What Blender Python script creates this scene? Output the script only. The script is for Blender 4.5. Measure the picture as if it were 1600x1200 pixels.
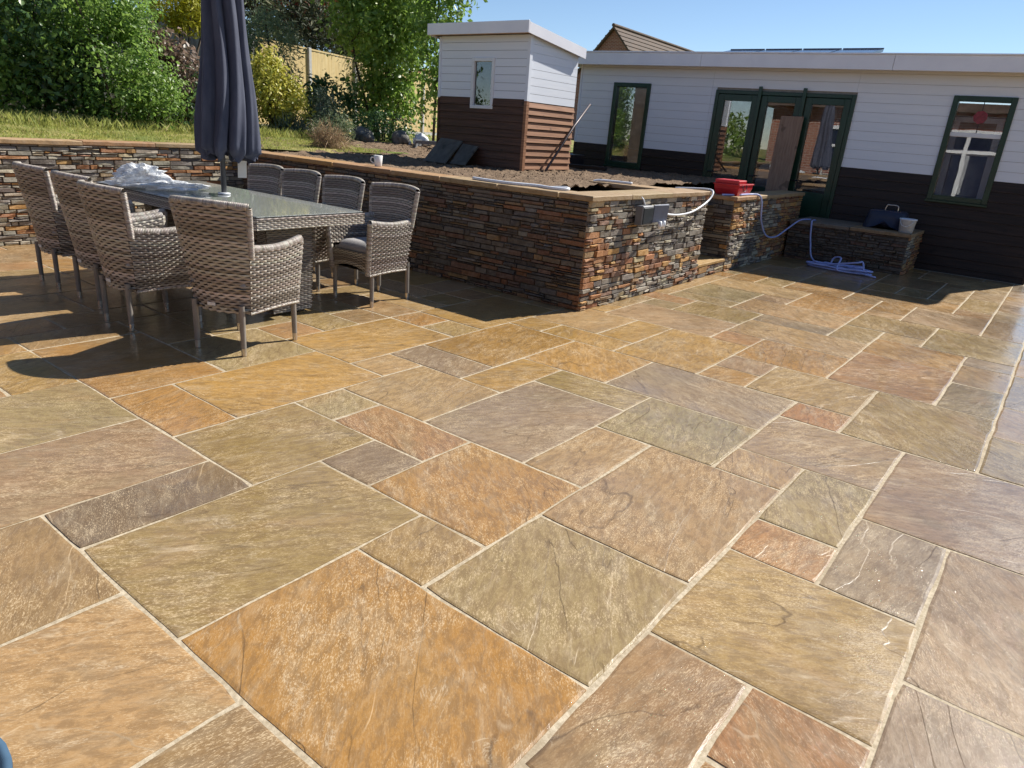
import bpy, math, random
import numpy as np
from mathutils import Vector, Matrix

for o in list(bpy.data.objects):
    bpy.data.objects.remove(o)
SC = bpy.context.scene
COL = SC.collection
RND = random.Random(7)
PI = math.pi
R = math.radians

# ------------------------------------------------------------------ camera
CAM_H = 1.347
YAW, PITCH, ROLL, FPX = 0.644404519, 0.347408203, 0.074395954, 1092.04
fw = Vector((math.cos(YAW)*math.cos(PITCH), math.sin(YAW)*math.cos(PITCH), -math.sin(PITCH)))
rt = Vector((math.sin(YAW), -math.cos(YAW), 0))
up = rt.cross(fw)
rt2 = rt*math.cos(ROLL) + up*math.sin(ROLL)
up2 = -rt*math.sin(ROLL) + up*math.cos(ROLL)
cam_d = bpy.data.cameras.new('camera')
cam = bpy.data.objects.new('camera', cam_d)
COL.objects.link(cam)
m = Matrix((rt2, up2, -fw)).transposed().to_4x4()
m.translation = Vector((0, 0, CAM_H))
cam.matrix_world = m
cam_d.sensor_width = 36
cam_d.sensor_fit = 'HORIZONTAL'
cam_d.lens = FPX/1600*36
cam_d.clip_start = .05
cam_d.clip_end = 3000
SC.camera = cam

# ------------------------------------------------------------------ sky, sun, exposure
SUN_EL, SUN_AZ = R(45), R(-18.5)                       # azimuth measured from +X
w = bpy.data.worlds.new('World')
SC.world = w
w.use_nodes = True
nt = w.node_tree
bg = nt.nodes['Background']
sky = nt.nodes.new('ShaderNodeTexSky')
sky.sky_type = 'NISHITA'
sky.sun_disc = False
sky.sun_elevation = SUN_EL
sky.sun_rotation = PI/2 - SUN_AZ
sky.altitude = 400
sky.air_density = .85
sky.dust_density = .05
sky.ozone_density = 3.0
nt.links.new(sky.outputs[0], bg.inputs[0])
bg.inputs[1].default_value = .080
sd = bpy.data.lights.new('sun', 'SUN')
sd.energy = 5.0
sd.angle = R(.53)
sd.color = (1, .955, .87)
sun = bpy.data.objects.new('sun', sd)
COL.objects.link(sun)
sdir = Vector((math.cos(SUN_EL)*math.cos(SUN_AZ), math.cos(SUN_EL)*math.sin(SUN_AZ), math.sin(SUN_EL)))
sun.rotation_euler = sdir.to_track_quat('Z', 'Y').to_euler()
sun.location = (20, -6, 20)
vs = SC.view_settings
vs.view_transform = 'Standard'
vs.look = 'None'
vs.exposure = 0.66
vs.gamma = 1
SC.render.engine = 'CYCLES'
SC.cycles.max_bounces = 6
SC.cycles.diffuse_bounces = 3
SC.cycles.glossy_bounces = 3
SC.cycles.transmission_bounces = 4
SC.cycles.transparent_max_bounces = 8

# ------------------------------------------------------------------ helpers
def lin(r, g, b):
    f = lambda c: (c/255/12.92) if c/255 <= .04045 else ((c/255+.055)/1.055)**2.4
    return (f(r), f(g), f(b))

def alb(r, g, b, k=.80):
    """photo sRGB of a sunlit surface -> albedo"""
    c = lin(r, g, b)
    return tuple(min(.85, x*k) for x in c)

class MB:
    """collects geometry for one mesh"""
    def __init__(s):
        s.v = []; s.f = []; s.c = []; s.mi = []
    def quad(s, a, b, c, d, col=None, mi=0):
        n = len(s.v); s.v += [a, b, c, d]; s.f.append((n, n+1, n+2, n+3)); s.c.append(col); s.mi.append(mi)
    def add(s, vs_, fs, col=None, mi=0):
        n = len(s.v); s.v += [tuple(p) for p in vs_]
        for f in fs:
            s.f.append(tuple(i+n for i in f)); s.c.append(col); s.mi.append(mi)
    def box(s, lo, hi, col=None, mi=0, bev=0.0):
        x0, y0, z0 = lo; x1, y1, z1 = hi
        if bev <= 0:
            vs_ = [(x0,y0,z0),(x1,y0,z0),(x1,y1,z0),(x0,y1,z0),(x0,y0,z1),(x1,y0,z1),(x1,y1,z1),(x0,y1,z1)]
            s.add(vs_, [(0,3,2,1),(4,5,6,7),(0,1,5,4),(1,2,6,5),(2,3,7,6),(3,0,4,7)], col, mi)
            return
        b = min(bev, (x1-x0)*.45, (y1-y0)*.45, (z1-z0)*.45)
        idx = {}; vs_ = []
        for ix in (0, 1):
            for iy in (0, 1):
                for iz in (0, 1):
                    cx, cy, cz = (x0, x1)[ix], (y0, y1)[iy], (z0, z1)[iz]
                    sx, sy, sz = (1, -1)[ix], (1, -1)[iy], (1, -1)[iz]
                    idx[ix, iy, iz, 0] = len(vs_); vs_.append((cx, cy+sy*b, cz+sz*b))
                    idx[ix, iy, iz, 1] = len(vs_); vs_.append((cx+sx*b, cy, cz+sz*b))
                    idx[ix, iy, iz, 2] = len(vs_); vs_.append((cx+sx*b, cy+sy*b, cz))
        I = idx
        F = []
        for k in (0, 1):
            q = [I[k,0,0,0], I[k,1,0,0], I[k,1,1,0], I[k,0,1,0]]; F.append(q if k else q[::-1])
            q = [I[0,k,0,1], I[0,k,1,1], I[1,k,1,1], I[1,k,0,1]]; F.append(q if k else q[::-1])
            q = [I[0,0,k,2], I[1,0,k,2], I[1,1,k,2], I[0,1,k,2]]; F.append(q if k else q[::-1])
        for a in (0, 1):
            for c in (0, 1):
                q = [I[a,c,0,0], I[a,c,1,0], I[a,c,1,1], I[a,c,0,1]]; F.append(q if a == c else q[::-1])
                q = [I[a,0,c,0], I[a,1,c,0], I[a,1,c,2], I[a,0,c,2]]; F.append(q[::-1] if a == c else q)
                q = [I[0,a,c,1], I[1,a,c,1], I[1,a,c,2], I[0,a,c,2]]; F.append(q if a == c else q[::-1])
        for a in (0, 1):
            for c in (0, 1):
                for d in (0, 1):
                    q = [I[a,c,d,0], I[a,c,d,1], I[a,c,d,2]]
                    F.append(q if (a+c+d) % 2 else q[::-1])
        s.add(vs_, F, col, mi)
    def tube(s, pts, rad, n=8, col=None, mi=0, cap=True):
        P = [Vector(p) for p in pts]
        rr = rad if isinstance(rad, (list, tuple)) else [rad]*len(P)
        base = len(s.v); ref = None
        for i, p in enumerate(P):
            t = (P[min(i+1, len(P)-1)] - P[max(i-1, 0)])
            t.normalize()
            if ref is None:
                ref = Vector((0, 0, 1)) if abs(t.z) < .9 else Vector((1, 0, 0))
            a = t.cross(ref); a.normalize(); b = t.cross(a); b.normalize()
            ref = -b if b.dot(ref) < 0 else b
            for k in range(n):
                q = p + (a*math.cos(2*PI*k/n) + b*math.sin(2*PI*k/n))*rr[i]
                s.v.append(tuple(q))
        for i in range(len(P)-1):
            for k in range(n):
                k2 = (k+1) % n
                s.f.append((base+i*n+k, base+i*n+k2, base+(i+1)*n+k2, base+(i+1)*n+k)); s.c.append(col); s.mi.append(mi)
        if cap:
            s.f.append(tuple(base+k for k in range(n))[::-1]); s.c.append(col); s.mi.append(mi)
            s.f.append(tuple(base+(len(P)-1)*n+k for k in range(n))); s.c.append(col); s.mi.append(mi)
    def lathe(s, prof, c=(0, 0, 0), n=20, col=None, mi=0):
        base = len(s.v)
        for r_, z in prof:
            for k in range(n):
                s.v.append((c[0]+r_*math.cos(2*PI*k/n), c[1]+r_*math.sin(2*PI*k/n), c[2]+z))
        for i in range(len(prof)-1):
            for k in range(n):
                k2 = (k+1) % n
                s.f.append((base+i*n+k, base+i*n+k2, base+(i+1)*n+k2, base+(i+1)*n+k)); s.c.append(col); s.mi.append(mi)
    def mesh(s, name, mats, smooth=False):
        me = bpy.data.meshes.new(name)
        me.from_pydata(s.v, [], s.f)
        if not isinstance(mats, (list, tuple)):
            mats = [mats]
        for mt in mats:
            me.materials.append(mt)
        if len(mats) > 1:
            me.polygons.foreach_set('material_index', s.mi)
        if any(c is not None for c in s.c):
            at = me.color_attributes.new('col', 'FLOAT_COLOR', 'CORNER')
            buf = []
            for f, c in zip(s.f, s.c):
                c = c or (.5, .5, .5)
                buf += [c[0], c[1], c[2], 1.0]*len(f)
            at.data.foreach_set('color', buf)
        if smooth:
            me.polygons.foreach_set('use_smooth', [True]*len(me.polygons))
        me.update()
        return me
    def build(s, name, mats, parent=None, smooth=False, loc=None):
        return link(name, s.mesh(name, mats, smooth), parent, loc)

def link(name, data, parent=None, loc=None):
    o = bpy.data.objects.new(name, data)
    COL.objects.link(o)
    if parent is not None:
        o.parent = parent
    if loc is not None:
        o.location = loc
    return o

def tag(o, label, cat=None, group=None, kind=None):
    if label: o['label'] = label
    if cat: o['category'] = cat
    if group: o['group'] = group
    if kind: o['kind'] = kind
    return o

def thing(name, label, cat, loc=(0, 0, 0), rz=0, group=None):
    o = link(name, None, None, loc)
    o.rotation_euler = (0, 0, rz)
    o.empty_display_size = .1
    return tag(o, label, cat, group)

def struct(o):
    o['kind'] = 'structure'
    return o

def copy_tree(o, parent=None):
    c = o.copy(); COL.objects.link(c)
    if parent is not None: c.parent = parent
    for ch in list(o.children):
        copy_tree(ch, c)
    return c

def jit(c, a, rng=RND):
    k = 1 + rng.uniform(-a, a)
    return tuple(max(0.004, min(.9, x*k*(1+rng.uniform(-a, a)*.3))) for x in c)

def vnoise(x, y, s=0):
    """cheap smooth value noise"""
    xi, yi = math.floor(x), math.floor(y)
    def h(a, b):
        n = math.sin(a*127.1 + b*311.7 + s*74.7)*43758.5453
        return n - math.floor(n)
    fx, fy = x-xi, y-yi
    fx = fx*fx*(3-2*fx); fy = fy*fy*(3-2*fy)
    a = h(xi, yi)*(1-fx) + h(xi+1, yi)*fx
    b = h(xi, yi+1)*(1-fx) + h(xi+1, yi+1)*fx
    return a*(1-fy) + b*fy

# ------------------------------------------------------------------ materials
class N:
    def __init__(s, name):
        s.m = bpy.data.materials.new(name); s.m.use_nodes = True
        s.t = s.m.node_tree; s.p = s.t.nodes['Principled BSDF']; s.out = s.t.nodes['Material Output']
    def n(s, t, **k):
        nd = s.t.nodes.new('ShaderNode'+t)
        for a, v in k.items():
            setattr(nd, a, v)
        return nd
    def l(s, a, b):
        s.t.links.new(a, b)
    def val(s, sock, v):
        if hasattr(v, 'links'): s.l(v, sock)
        else: sock.default_value = v
    def math(s, op, a, b=0.0, c=None, clamp=False):
        nd = s.n('Math', operation=op); nd.use_clamp = clamp
        s.val(nd.inputs[0], a); s.val(nd.inputs[1], b)
        if c is not None: s.val(nd.inputs[2], c)
        return nd.outputs[0]
    def mix(s, f, a, b, bt='MIX'):
        nd = s.n('Mix', data_type='RGBA', blend_type=bt)
        s.val(nd.inputs[0], f)
        for sk, v in ((nd.inputs[6], a), (nd.inputs[7], b)):
            if isinstance(v, (tuple, list)): sk.default_value = (*v[:3], 1)
            else: s.l(v, sk)
        return nd.outputs[2]
    def noise(s, vec, scale, det=4, rough=.55, dist=0.0):
        nd = s.n('TexNoise'); s.l(vec, nd.inputs['Vector'])
        nd.inputs['Scale'].default_value = scale; nd.inputs['Detail'].default_value = det
        nd.inputs['Roughness'].default_value = rough; nd.inputs['Distortion'].default_value = dist
        return nd.outputs[0]
    def ramp(s, f, stops):
        nd = s.n('ValToRGB'); s.l(f, nd.inputs[0]); e = nd.color_ramp.elements
        while len(e) < len(stops): e.new(.5)
        for k, (p, c) in enumerate(stops):
            e[k].position = p
            e[k].color = (c, c, c, 1) if not isinstance(c, (tuple, list)) else (*c[:3], 1)
        return nd.outputs[0]
    def step(s, f, lo, hi):
        nd = s.n('MapRange', interpolation_type='SMOOTHSTEP')
        s.l(f, nd.inputs[0]); nd.inputs[1].default_value = lo; nd.inputs[2].default_value = hi
        return nd.outputs[0]
    def bump(s, h, strength=.5, dist=.01, normal=None):
        nd = s.n('Bump'); nd.inputs['Strength'].default_value = strength; nd.inputs['Distance'].default_value = dist
        s.l(h, nd.inputs['Height'])
        if normal is not None: s.l(normal, nd.inputs['Normal'])
        return nd.outputs[0]
    def obj(s):
        return s.n('TexCoord').outputs['Object']
    def mapping(s, vec, scale=(1, 1, 1), rot=(0, 0, 0)):
        nd = s.n('Mapping'); s.l(vec, nd.inputs[0]); nd.inputs['Scale'].default_value = scale; nd.inputs['Rotation'].default_value = rot
        return nd.outputs[0]
    def set(s, base=None, rough=None, spec=None, normal=None, metal=None, **k):
        if base is not None:
            if isinstance(base, (tuple, list)): s.p.inputs['Base Color'].default_value = (*base[:3], 1)
            else: s.l(base, s.p.inputs['Base Color'])
        if rough is not None: s.val(s.p.inputs['Roughness'], rough)
        if spec is not None: s.val(s.p.inputs['Specular IOR Level'], spec)
        if metal is not None: s.p.inputs['Metallic'].default_value = metal
        if normal is not None: s.l(normal, s.p.inputs['Normal'])
        return s

def plain(name, col, rough=.5, spec=.5, metal=0, var=.12, scale=12, bump=.0, stretch=(1, 1, 1)):
    q = N(name); v = q.mapping(q.obj(), stretch)
    f = q.noise(v, scale, 5)
    c = q.mix(q.step(f, .3, .7), tuple(x*(1-var) for x in col), tuple(min(.9, x*(1+var)) for x in col))
    q.set(c, q.math('ADD', q.math('MULTIPLY', f, .2), rough-.1, clamp=True), spec, None, metal)
    if bump: q.set(normal=q.bump(q.noise(v, scale*4, 4), bump, .004))
    return q.m

def m_slab(attr=False):
    q = N('wet_riven_sandstone' + ('_mass' if attr else ''))
    oi = q.n('ObjectInfo')
    off = q.n('Combine' + 'XYZ')
    q.l(q.math('MULTIPLY', oi.outputs['Random'], 137.0), off.inputs[0])
    q.l(q.math('MULTIPLY', oi.outputs['Random'], 71.0), off.inputs[1])
    q.l(q.math('MULTIPLY', oi.outputs['Random'], 53.0), off.inputs[2])
    rot = q.n('VectorRotate', rotation_type='Z_AXIS')
    q.l(q.obj(), rot.inputs['Vector'])
    q.l(q.math('MULTIPLY', q.math('SUBTRACT', q.math('FRACT', q.math('MULTIPLY', oi.outputs['Random'], 17.3)), .5), 2.2), rot.inputs['Angle'])
    ad = q.n('VectorMath', operation='ADD'); q.l(rot.outputs[0], ad.inputs[0]); q.l(off.outputs[0], ad.inputs[1])
    v = ad.outputs[0]
    vs1 = q.mapping(v, (1.0, 2.6, 1))
    big = q.noise(v, 2.2, 4, .55, .6)
    med = q.noise(vs1, 5.0, 5, .65, .8)
    streak = q.noise(q.mapping(v, (3, 20, 1)), 3.2, 5, .68, .6)
    fine = q.noise(q.mapping(v, (1, 2.6, 1)), 95, 4, .72, .2)
    speck = q.noise(q.mapping(v, (1, 2.4, 1)), 16, 5, .72, .5)
    grit = q.noise(v, 300, 3, .6)
    # split ledges: stepped height field
    ledn = q.noise(q.mapping(v, (.55, 1.7, 1)), 1.25, 5, .46, .5)
    led = q.math('MULTIPLY', ledn, 8.0)
    fr = q.math('FRACT', led)
    stp = q.math('ADD', q.math('FLOOR', led), q.step(fr, .0, .05))
    edge = q.math('SUBTRACT', 1.0, q.step(q.math('ABSOLUTE', q.math('SUBTRACT', fr, .03)), .0, .035))
    vein = q.math('SUBTRACT', 1.0, q.step(q.math('ABSOLUTE', q.math('SUBTRACT', q.noise(q.mapping(v, (1.2, 3.6, 1)), 2.2, 6, .64, .8), .5)), .0, .011))
    patch = q.step(q.noise(v, 3.0, 5, .6, .4), .43, .60)
    hue = q.noise(q.mapping(v, (1, 1.5, 1)), 1.7, 5, .6, .9)
    base = q.n('Attribute', attribute_name='col').outputs['Color'] if attr else oi.outputs['Color']
    c = q.mix(q.math('MULTIPLY', q.step(hue, .54, .70), .45), base, (.33, .20, .09))
    c = q.mix(q.math('MULTIPLY', q.step(hue, .46, .30), .45), c, (.25, .19, .105))
    c = q.mix(q.math('MULTIPLY', q.step(big, .40, .72), .35), c, (.31, .20, .085))
    c = q.mix(q.math('MULTIPLY', q.step(med, .46, .76), .45), c, (.34, .265, .17))
    c = q.mix(q.math('MULTIPLY', q.step(speck, .58, .38), .46), c, (.145, .09, .045))
    c = q.mix(q.math('MULTIPLY', q.step(streak, .50, .74), .26), c, (.44, .33, .21))
    # pale dry flecks on the high grains
    fl = q.math('MULTIPLY', q.step(q.math('ADD', fine, q.math('MULTIPLY', q.math('SUBTRACT', speck, .5), .28)), .51, .64), q.math('ADD', q.math('MULTIPLY', patch, .65), .20))
    c = q.mix(q.math('MULTIPLY', fl, .68), c, (.63, .485, .305))
    c = q.mix(q.math('MULTIPLY', q.math('MULTIPLY', vein, q.step(med, .47, .62)), .42), c, (.62, .50, .34))
    c = q.mix(q.math('MULTIPLY', q.math('MULTIPLY', edge, q.step(hue, .56, .44)), .50), c, (.08, .05, .027))
    c = q.mix(q.math('MULTIPLY', q.math('MULTIPLY', edge, q.step(hue, .50, .62)), .30), c, (.60, .48, .32))
    ro = q.math('ADD', q.math('MULTIPLY', fl, .22), q.math('ADD', .24, q.math('MULTIPLY', q.math('ADD', grit, q.step(med, .4, .6)), .08)))
    h = q.math('ADD', q.math('MULTIPLY', stp, .42), q.math('ADD', q.math('MULTIPLY', streak, .26),
        q.math('ADD', q.math('MULTIPLY', q.math('MULTIPLY', fine, q.math('ADD', .15, patch)), .42), q.math('ADD', q.math('MULTIPLY', speck, .30), q.math('MULTIPLY', big, .6)))))
    b1 = q.bump(h, .5, .0045)
    b2 = b1
    # thin film of water lying over the stone, broken where the high grains stand dry; wettest towards the -Y side
    geo_ = q.n('NewGeometry')
    wp = q.noise(geo_.outputs['Position'], 1.1, 5, .6, .5)
    sy = q.n('SeparateXYZ'); q.l(geo_.outputs['Position'], sy.inputs[0])
    pool = q.step(q.math('ADD', q.math('MULTIPLY', sy.outputs[1], -1.0), q.math('MULTIPLY', q.math('SUBTRACT', wp, .5), 3.0)), -.75, .25)
    dry = q.math('SUBTRACT', 1.0, q.math('MULTIPLY', fl, .7))
    film = q.math('MAXIMUM', q.math('MULTIPLY', q.math('ADD', .15, q.math('MULTIPLY', q.step(wp, .42, .60), .75)), dry), pool)
    cw = q.mix(q.math('MULTIPLY', pool, .42), c, q.mix(1.0, c, (.45, .45, .50), 'MULTIPLY'))
    q.set(cw, ro, q.math('MULTIPLY', q.math('SUBTRACT', .32, q.math('MULTIPLY', fl, .2)), q.math('SUBTRACT', 1.0, q.math('MULTIPLY', pool, .6))), b2)
    q.l(film, q.p.inputs['Coat Weight'])
    q.p.inputs['Coat Roughness'].default_value = .04
    q.p.inputs['Coat IOR'].default_value = 1.36
    cb_ = q.n('Bump'); cb_.inputs['Distance'].default_value = .003
    q.l(q.math('SUBTRACT', .30, q.math('MULTIPLY', pool, .10)), cb_.inputs['Strength'])
    q.l(q.math('ADD', q.math('ADD', q.math('MULTIPLY', stp, .5), q.math('MULTIPLY', speck, .8)), q.math('MULTIPLY', q.step(fine, .58, .70), .95)), cb_.inputs['Height'])
    q.l(cb_.outputs[0], q.p.inputs['Coat Normal'])
    return q.m

def m_objcol(name, rough=.75, bump=.4, scale=18, var=.35, attr=False, spec=.35, wet=0):
    q = N(name); v = q.obj()
    if attr:
        a = q.n('Attribute', attribute_name='col'); base = a.outputs['Color']
    else:
        base = q.n('ObjectInfo').outputs['Color']
    f = q.noise(v, scale, 6, .65)
    g = q.noise(v, scale*5, 4, .6)
    c = q.mix(q.math('MULTIPLY', q.step(f, .35, .7), var), base, (.36, .30, .24))
    c = q.mix(q.math('MULTIPLY', q.step(f, .5, .28), var*1.3), c, (.07, .045, .03))
    q.set(c, q.math('ADD', rough-.12, q.math('MULTIPLY', g, .24)), spec, q.bump(q.math('ADD', f, q.math('MULTIPLY', g, .4)), bump, .01))
    return q.m

def m_mortar():
    q = N('pale_mortar'); v = q.obj()
    f = q.noise(v, 60, 5, .7); g = q.noise(v, 2.2, 6, .7)
    c = q.mix(q.step(f, .35, .65), (.35, .285, .195), (.53, .45, .33))
    c = q.mix(q.math('MULTIPLY', q.step(g, .48, .66), .6), c, (.30, .235, .155))
    q.set(c, .9, .1, q.bump(f, .4, .004))
    return q.m

def m_wood(name, col, col2, rough=.6, grain=(1.2, 30, 30), var=.8, spec=.4, knots=True):
    q = N(name); oi = q.n('ObjectInfo')
    off = q.n('CombineXYZ'); q.l(q.math('MULTIPLY', oi.outputs['Random'], 90.0), off.inputs[0])
    q.l(q.math('MULTIPLY', oi.outputs['Random'], 33.0), off.inputs[2])
    ad = q.n('VectorMath', operation='ADD'); q.l(q.obj(), ad.inputs[0]); q.l(off.outputs[0], ad.inputs[1])
    f = q.noise(q.mapping(ad.outputs[0], grain), 1.6, 6, .6, .5)
    k = q.noise(ad.outputs[0], 5.0, 2)
    c = q.mix(q.step(f, .32, .68), col, col2)
    if knots: c = q.mix(q.math('MULTIPLY', q.step(k, .66, .72), .6), c, tuple(x*.35 for x in col))
    c = q.mix(q.math('MULTIPLY', q.math('FRACT', q.math('MULTIPLY', oi.outputs['Random'], 7.7)), .35*var), c, tuple(x*.5 for x in col))
    q.set(c, rough, spec, q.bump(f, .35, .004))
    return q.m

def m_leaf(name, c1, c2, c3=None, trans=.35, rough=.42):
    q = N(name); g = q.n('NewGeometry')
    r_ = g.outputs['Random Per Island']
    c = q.mix(r_, c1, c2)
    if c3: c = q.mix(q.step(q.math('FRACT', q.math('MULTIPLY', r_, 9.7)), .72, .95), c, c3)
    f = q.noise(q.obj(), 2.2, 3)
    c = q.mix(q.math('MULTIPLY', q.step(f, .42, .66), .35), c, tuple(min(.6, x*1.5) for x in c2))
    q.set(c, rough, .45)
    tr = q.n('BsdfTranslucent'); q.l(q.mix(.5, c, tuple(min(.7, x*2.2) for x in c2)), tr.inputs[0])
    mx = q.n('MixShader'); mx.inputs[0].default_value = trans
    q.l(q.p.outputs[0], mx.inputs[1]); q.l(tr.outputs[0], mx.inputs[2]); q.l(mx.outputs[0], q.out.inputs[0])
    return q.m

def m_glass(name, tint=(1, 1, 1), rough=0.0, dirt=.05, ior=1.52):
    q = N(name)
    fr = q.n('Fresnel'); fr.inputs[0].default_value = ior
    gl = q.n('BsdfGlossy'); gl.inputs['Roughness'].default_value = rough
    wob = q.noise(q.obj(), 2.2, 2)
    q.l(q.bump(wob, .03, .012), gl.inputs['Normal'])
    tp = q.n('BsdfTransparent'); tp.inputs[0].default_value = (*tint, 1)
    mx = q.n('MixShader'); q.l(q.math('MULTIPLY', fr.outputs[0], 3.6, clamp=True), mx.inputs[0])
    q.l(tp.outputs[0], mx.inputs[1]); q.l(gl.outputs[0], mx.inputs[2])
    df = q.n('BsdfDiffuse'); df.inputs[0].default_value = (.6, .6, .58, 1)
    m2 = q.n('MixShader'); q.l(q.math('MULTIPLY', q.step(q.noise(q.obj(), 3.5, 5, .7), .42, .75), dirt*2), m2.inputs[0])
    q.l(mx.outputs[0], m2.inputs[1]); q.l(df.outputs[0], m2.inputs[2]); q.l(m2.outputs[0], q.out.inputs[0])
    return q.m

M = {}
M['slab'] = m_slab()
M['slab_mass'] = m_slab(True)
M['mortar'] = m_mortar()
M['stone'] = m_objcol('split_face_stone', .62, .7, 22, .22, spec=.4)
M['stone_mass'] = m_objcol('split_face_stone_mass', .62, .7, 22, .22, attr=True, spec=.4)
M['coping'] = m_objcol('coping_sandstone', .7, .5, 14, .3)
M['core'] = plain('dark_wall_core', (.085, .066, .05), .9, .2, var=.3)
M['liner'] = plain('black_pond_liner', (.012, .012, .013), .5, .4, var=.3, scale=8, bump=.4)

def m_wicker():
    q = N('woven_rattan'); a = q.n('Attribute', attribute_name='col')
    f = q.noise(q.mapping(q.obj(), (30, 30, 160)), 2.0, 4, .6)
    c = q.mix(q.math('MULTIPLY', q.step(f, .35, .65), .35), a.outputs['Color'], (.10, .075, .06))
    q.set(c, .38, .5, q.bump(f, .25, .002))
    return q.m
M['wicker'] = m_wicker()
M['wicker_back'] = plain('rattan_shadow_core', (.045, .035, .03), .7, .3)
M['alu'] = plain('taupe_powder_coated_tube', (.23, .205, .18), .42, .5, var=.1)
M['cap'] = plain('bright_metal_foot', (.55, .50, .44), .28, .5, metal=.9, var=.1)
M['cushion'] = plain('grey_cushion_fabric', (.34, .325, .32), .9, .2, var=.08, scale=60, bump=.3)
M['white_tag'] = plain('white_card', (.75, .74, .70), .5, .4, var=.04)
def m_fabric():
    q = N('navy_grey_canvas'); v = q.obj()
    f = q.noise(q.mapping(v, (1, 1, .35)), 14, 5)
    wv = q.noise(v, 400, 2)
    c = q.mix(q.step(f, .3, .7), (.058, .064, .096), (.086, .093, .130))
    q.set(c, .8, .25, q.bump(q.math('ADD', f, q.math('MULTIPLY', wv, .2)), .25, .006))
    return q.m
M['canvas'] = m_fabric()
M['pole'] = plain('dark_grey_pole', (.06, .06, .065), .35, .5)
def m_tabletop():
    q = N('speckled_table_glass'); v = q.obj()
    f = q.noise(v, 160, 3, .7)
    c = q.mix(q.step(f, .42, .6), (.17, .18, .17), (.36, .37, .35))
    q.set(c, .06, .6)
    return q.m
M['tabletop'] = m_tabletop()
def m_bag():
    q = N('clear_plastic_wrap'); v = q.obj()
    q.set((.88, .90, .93), .22, .6, q.bump(q.noise(v, 18, 6, .65, 1.2), .8, .02))
    tp = q.n('BsdfTransparent'); tp.inputs[0].default_value = (.95, .97, 1, 1)
    f = q.step(q.noise(v, 9, 4, .6, 1.0), .35, .7)
    mx = q.n('MixShader'); q.l(q.math('ADD', .38, q.math('MULTIPLY', f, .48)), mx.inputs[0])
    q.l(tp.outputs[0], mx.inputs[1]); q.l(q.p.outputs[0], mx.inputs[2]); q.l(mx.outputs[0], q.out.inputs[0])
    return q.m
M['bag'] = m_bag()
M['white_board'] = m_wood('white_painted_board', (.76, .80, .87), (.80, .83, .89), .5, (1, 1, 14), .12, knots=False)
M['dark_board'] = m_wood('dark_stained_board', (.010, .006, .005), (.034, .019, .014), .6, (1.2, 1.2, 30), .9)
M['brown_board'] = m_wood('brown_stained_board', (.22, .100, .052), (.36, .185, .100), .6, (1.2, 1.2, 30), .6)
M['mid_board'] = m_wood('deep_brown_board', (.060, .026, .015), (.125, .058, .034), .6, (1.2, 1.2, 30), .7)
M['fascia'] = plain('grey_white_fascia', (.84, .83, .88), .45, .4, var=.04, scale=3)
M['soffit'] = plain('raw_pine_soffit', (.42, .25, .13), .7, .3, var=.2)
M['green'] = plain('dark_green_paint', (.008, .040, .022), .35, .5, var=.15)
M['white_upvc'] = plain('white_window_frame', (.74, .75, .77), .35, .5, var=.02)
M['glass'] = m_glass('window_glass')
M['room'] = plain('room_wall', (.32, .28, .24), .9, .2)
M['room_floor'] = plain('room_floor', (.30, .26, .21), .8, .3)
M['felt'] = plain('black_roof_felt', (.035, .035, .04), .8, .3)
M['ply'] = m_wood('leaning_plank', (.24, .15, .10), (.33, .22, .155), .7, (30, 30, 1.5), .3)
M['black_pl'] = plain('black_plastic', (.010, .011, .016), .35, .5)
M['navy_pl'] = plain('navy_plastic', (.016, .020, .045), .45, .5)
M['red_pl'] = plain('red_plastic', (.50, .02, .03), .4, .5, var=.08)
M['white_pl'] = plain('white_plastic', (.72, .74, .78), .35, .5, var=.04)
M['hose'] = plain('pale_hose', (.36, .42, .74), .4, .5, var=.04)
M['grey_box'] = plain('grey_enclosure', (.16, .165, .18), .4, .5)
M['ceramic'] = plain('white_ceramic', (.78, .77, .74), .15, .6, var=.03)
M['card'] = plain('cardboard', (.36, .23, .12), .85, .2)
M['blue_pl'] = plain('blue_plastic', (.03, .13, .42), .4, .5)
M['blue_grey'] = plain('dusty_blue_plastic', (.05, .095, .15), .8, .2, var=.08)
M['steel'] = plain('dark_steel_bar', (.07, .055, .06), .5, .5, metal=.4)
def m_soil():
    q = N('bare_soil'); v = q.obj()
    f = q.noise(v, 9, 7, .7); g = q.noise(v, 60, 5, .7)
    c = q.mix(q.step(f, .3, .7), (.155, .105, .068), (.28, .20, .135))
    c = q.mix(q.math('MULTIPLY', q.step(g, .55, .35), .6), c, (.12, .08, .05))
    c = q.mix(q.math('MULTIPLY', q.step(g, .6, .72), .5), c, (.34, .26, .185))
    q.set(c, .95, .15, q.bump(q.math('ADD', f, q.math('MULTIPLY', g, .5)), 1, .03))
    return q.m
M['soil'] = m_soil()
def m_ground():
    q = N('turf'); v = q.obj()
    f = q.noise(v, 1.4, 5, .6); g = q.noise(v, 40, 4)
    c = q.mix(q.step(f, .38, .62), (.14, .17, .04), (.32, .27, .10))
    c = q.mix(q.math('MULTIPLY', q.step(g, .5, .3), .5), c, (.05, .06, .015))
    q.set(c, .9, .2, q.bump(g, .8, .03))
    return q.m
M['turf'] = m_ground()
M['fence'] = m_wood('pale_fence_board', (.50, .36, .16), (.62, .48, .25), .7, (14, 14, 1.2), .3)
M['grey_fence'] = m_wood('grey_fence_board', (.22, .20, .18), (.34, .32, .29), .8, (14, 14, 1.2), .4)
M['old_sheet'] = m_wood('old_sheet', (.085, .08, .068), (.14, .13, .11), .85, (6, 6, 1.5), .3)  # darkened so the tree shade on the boards sits in the colour
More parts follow.
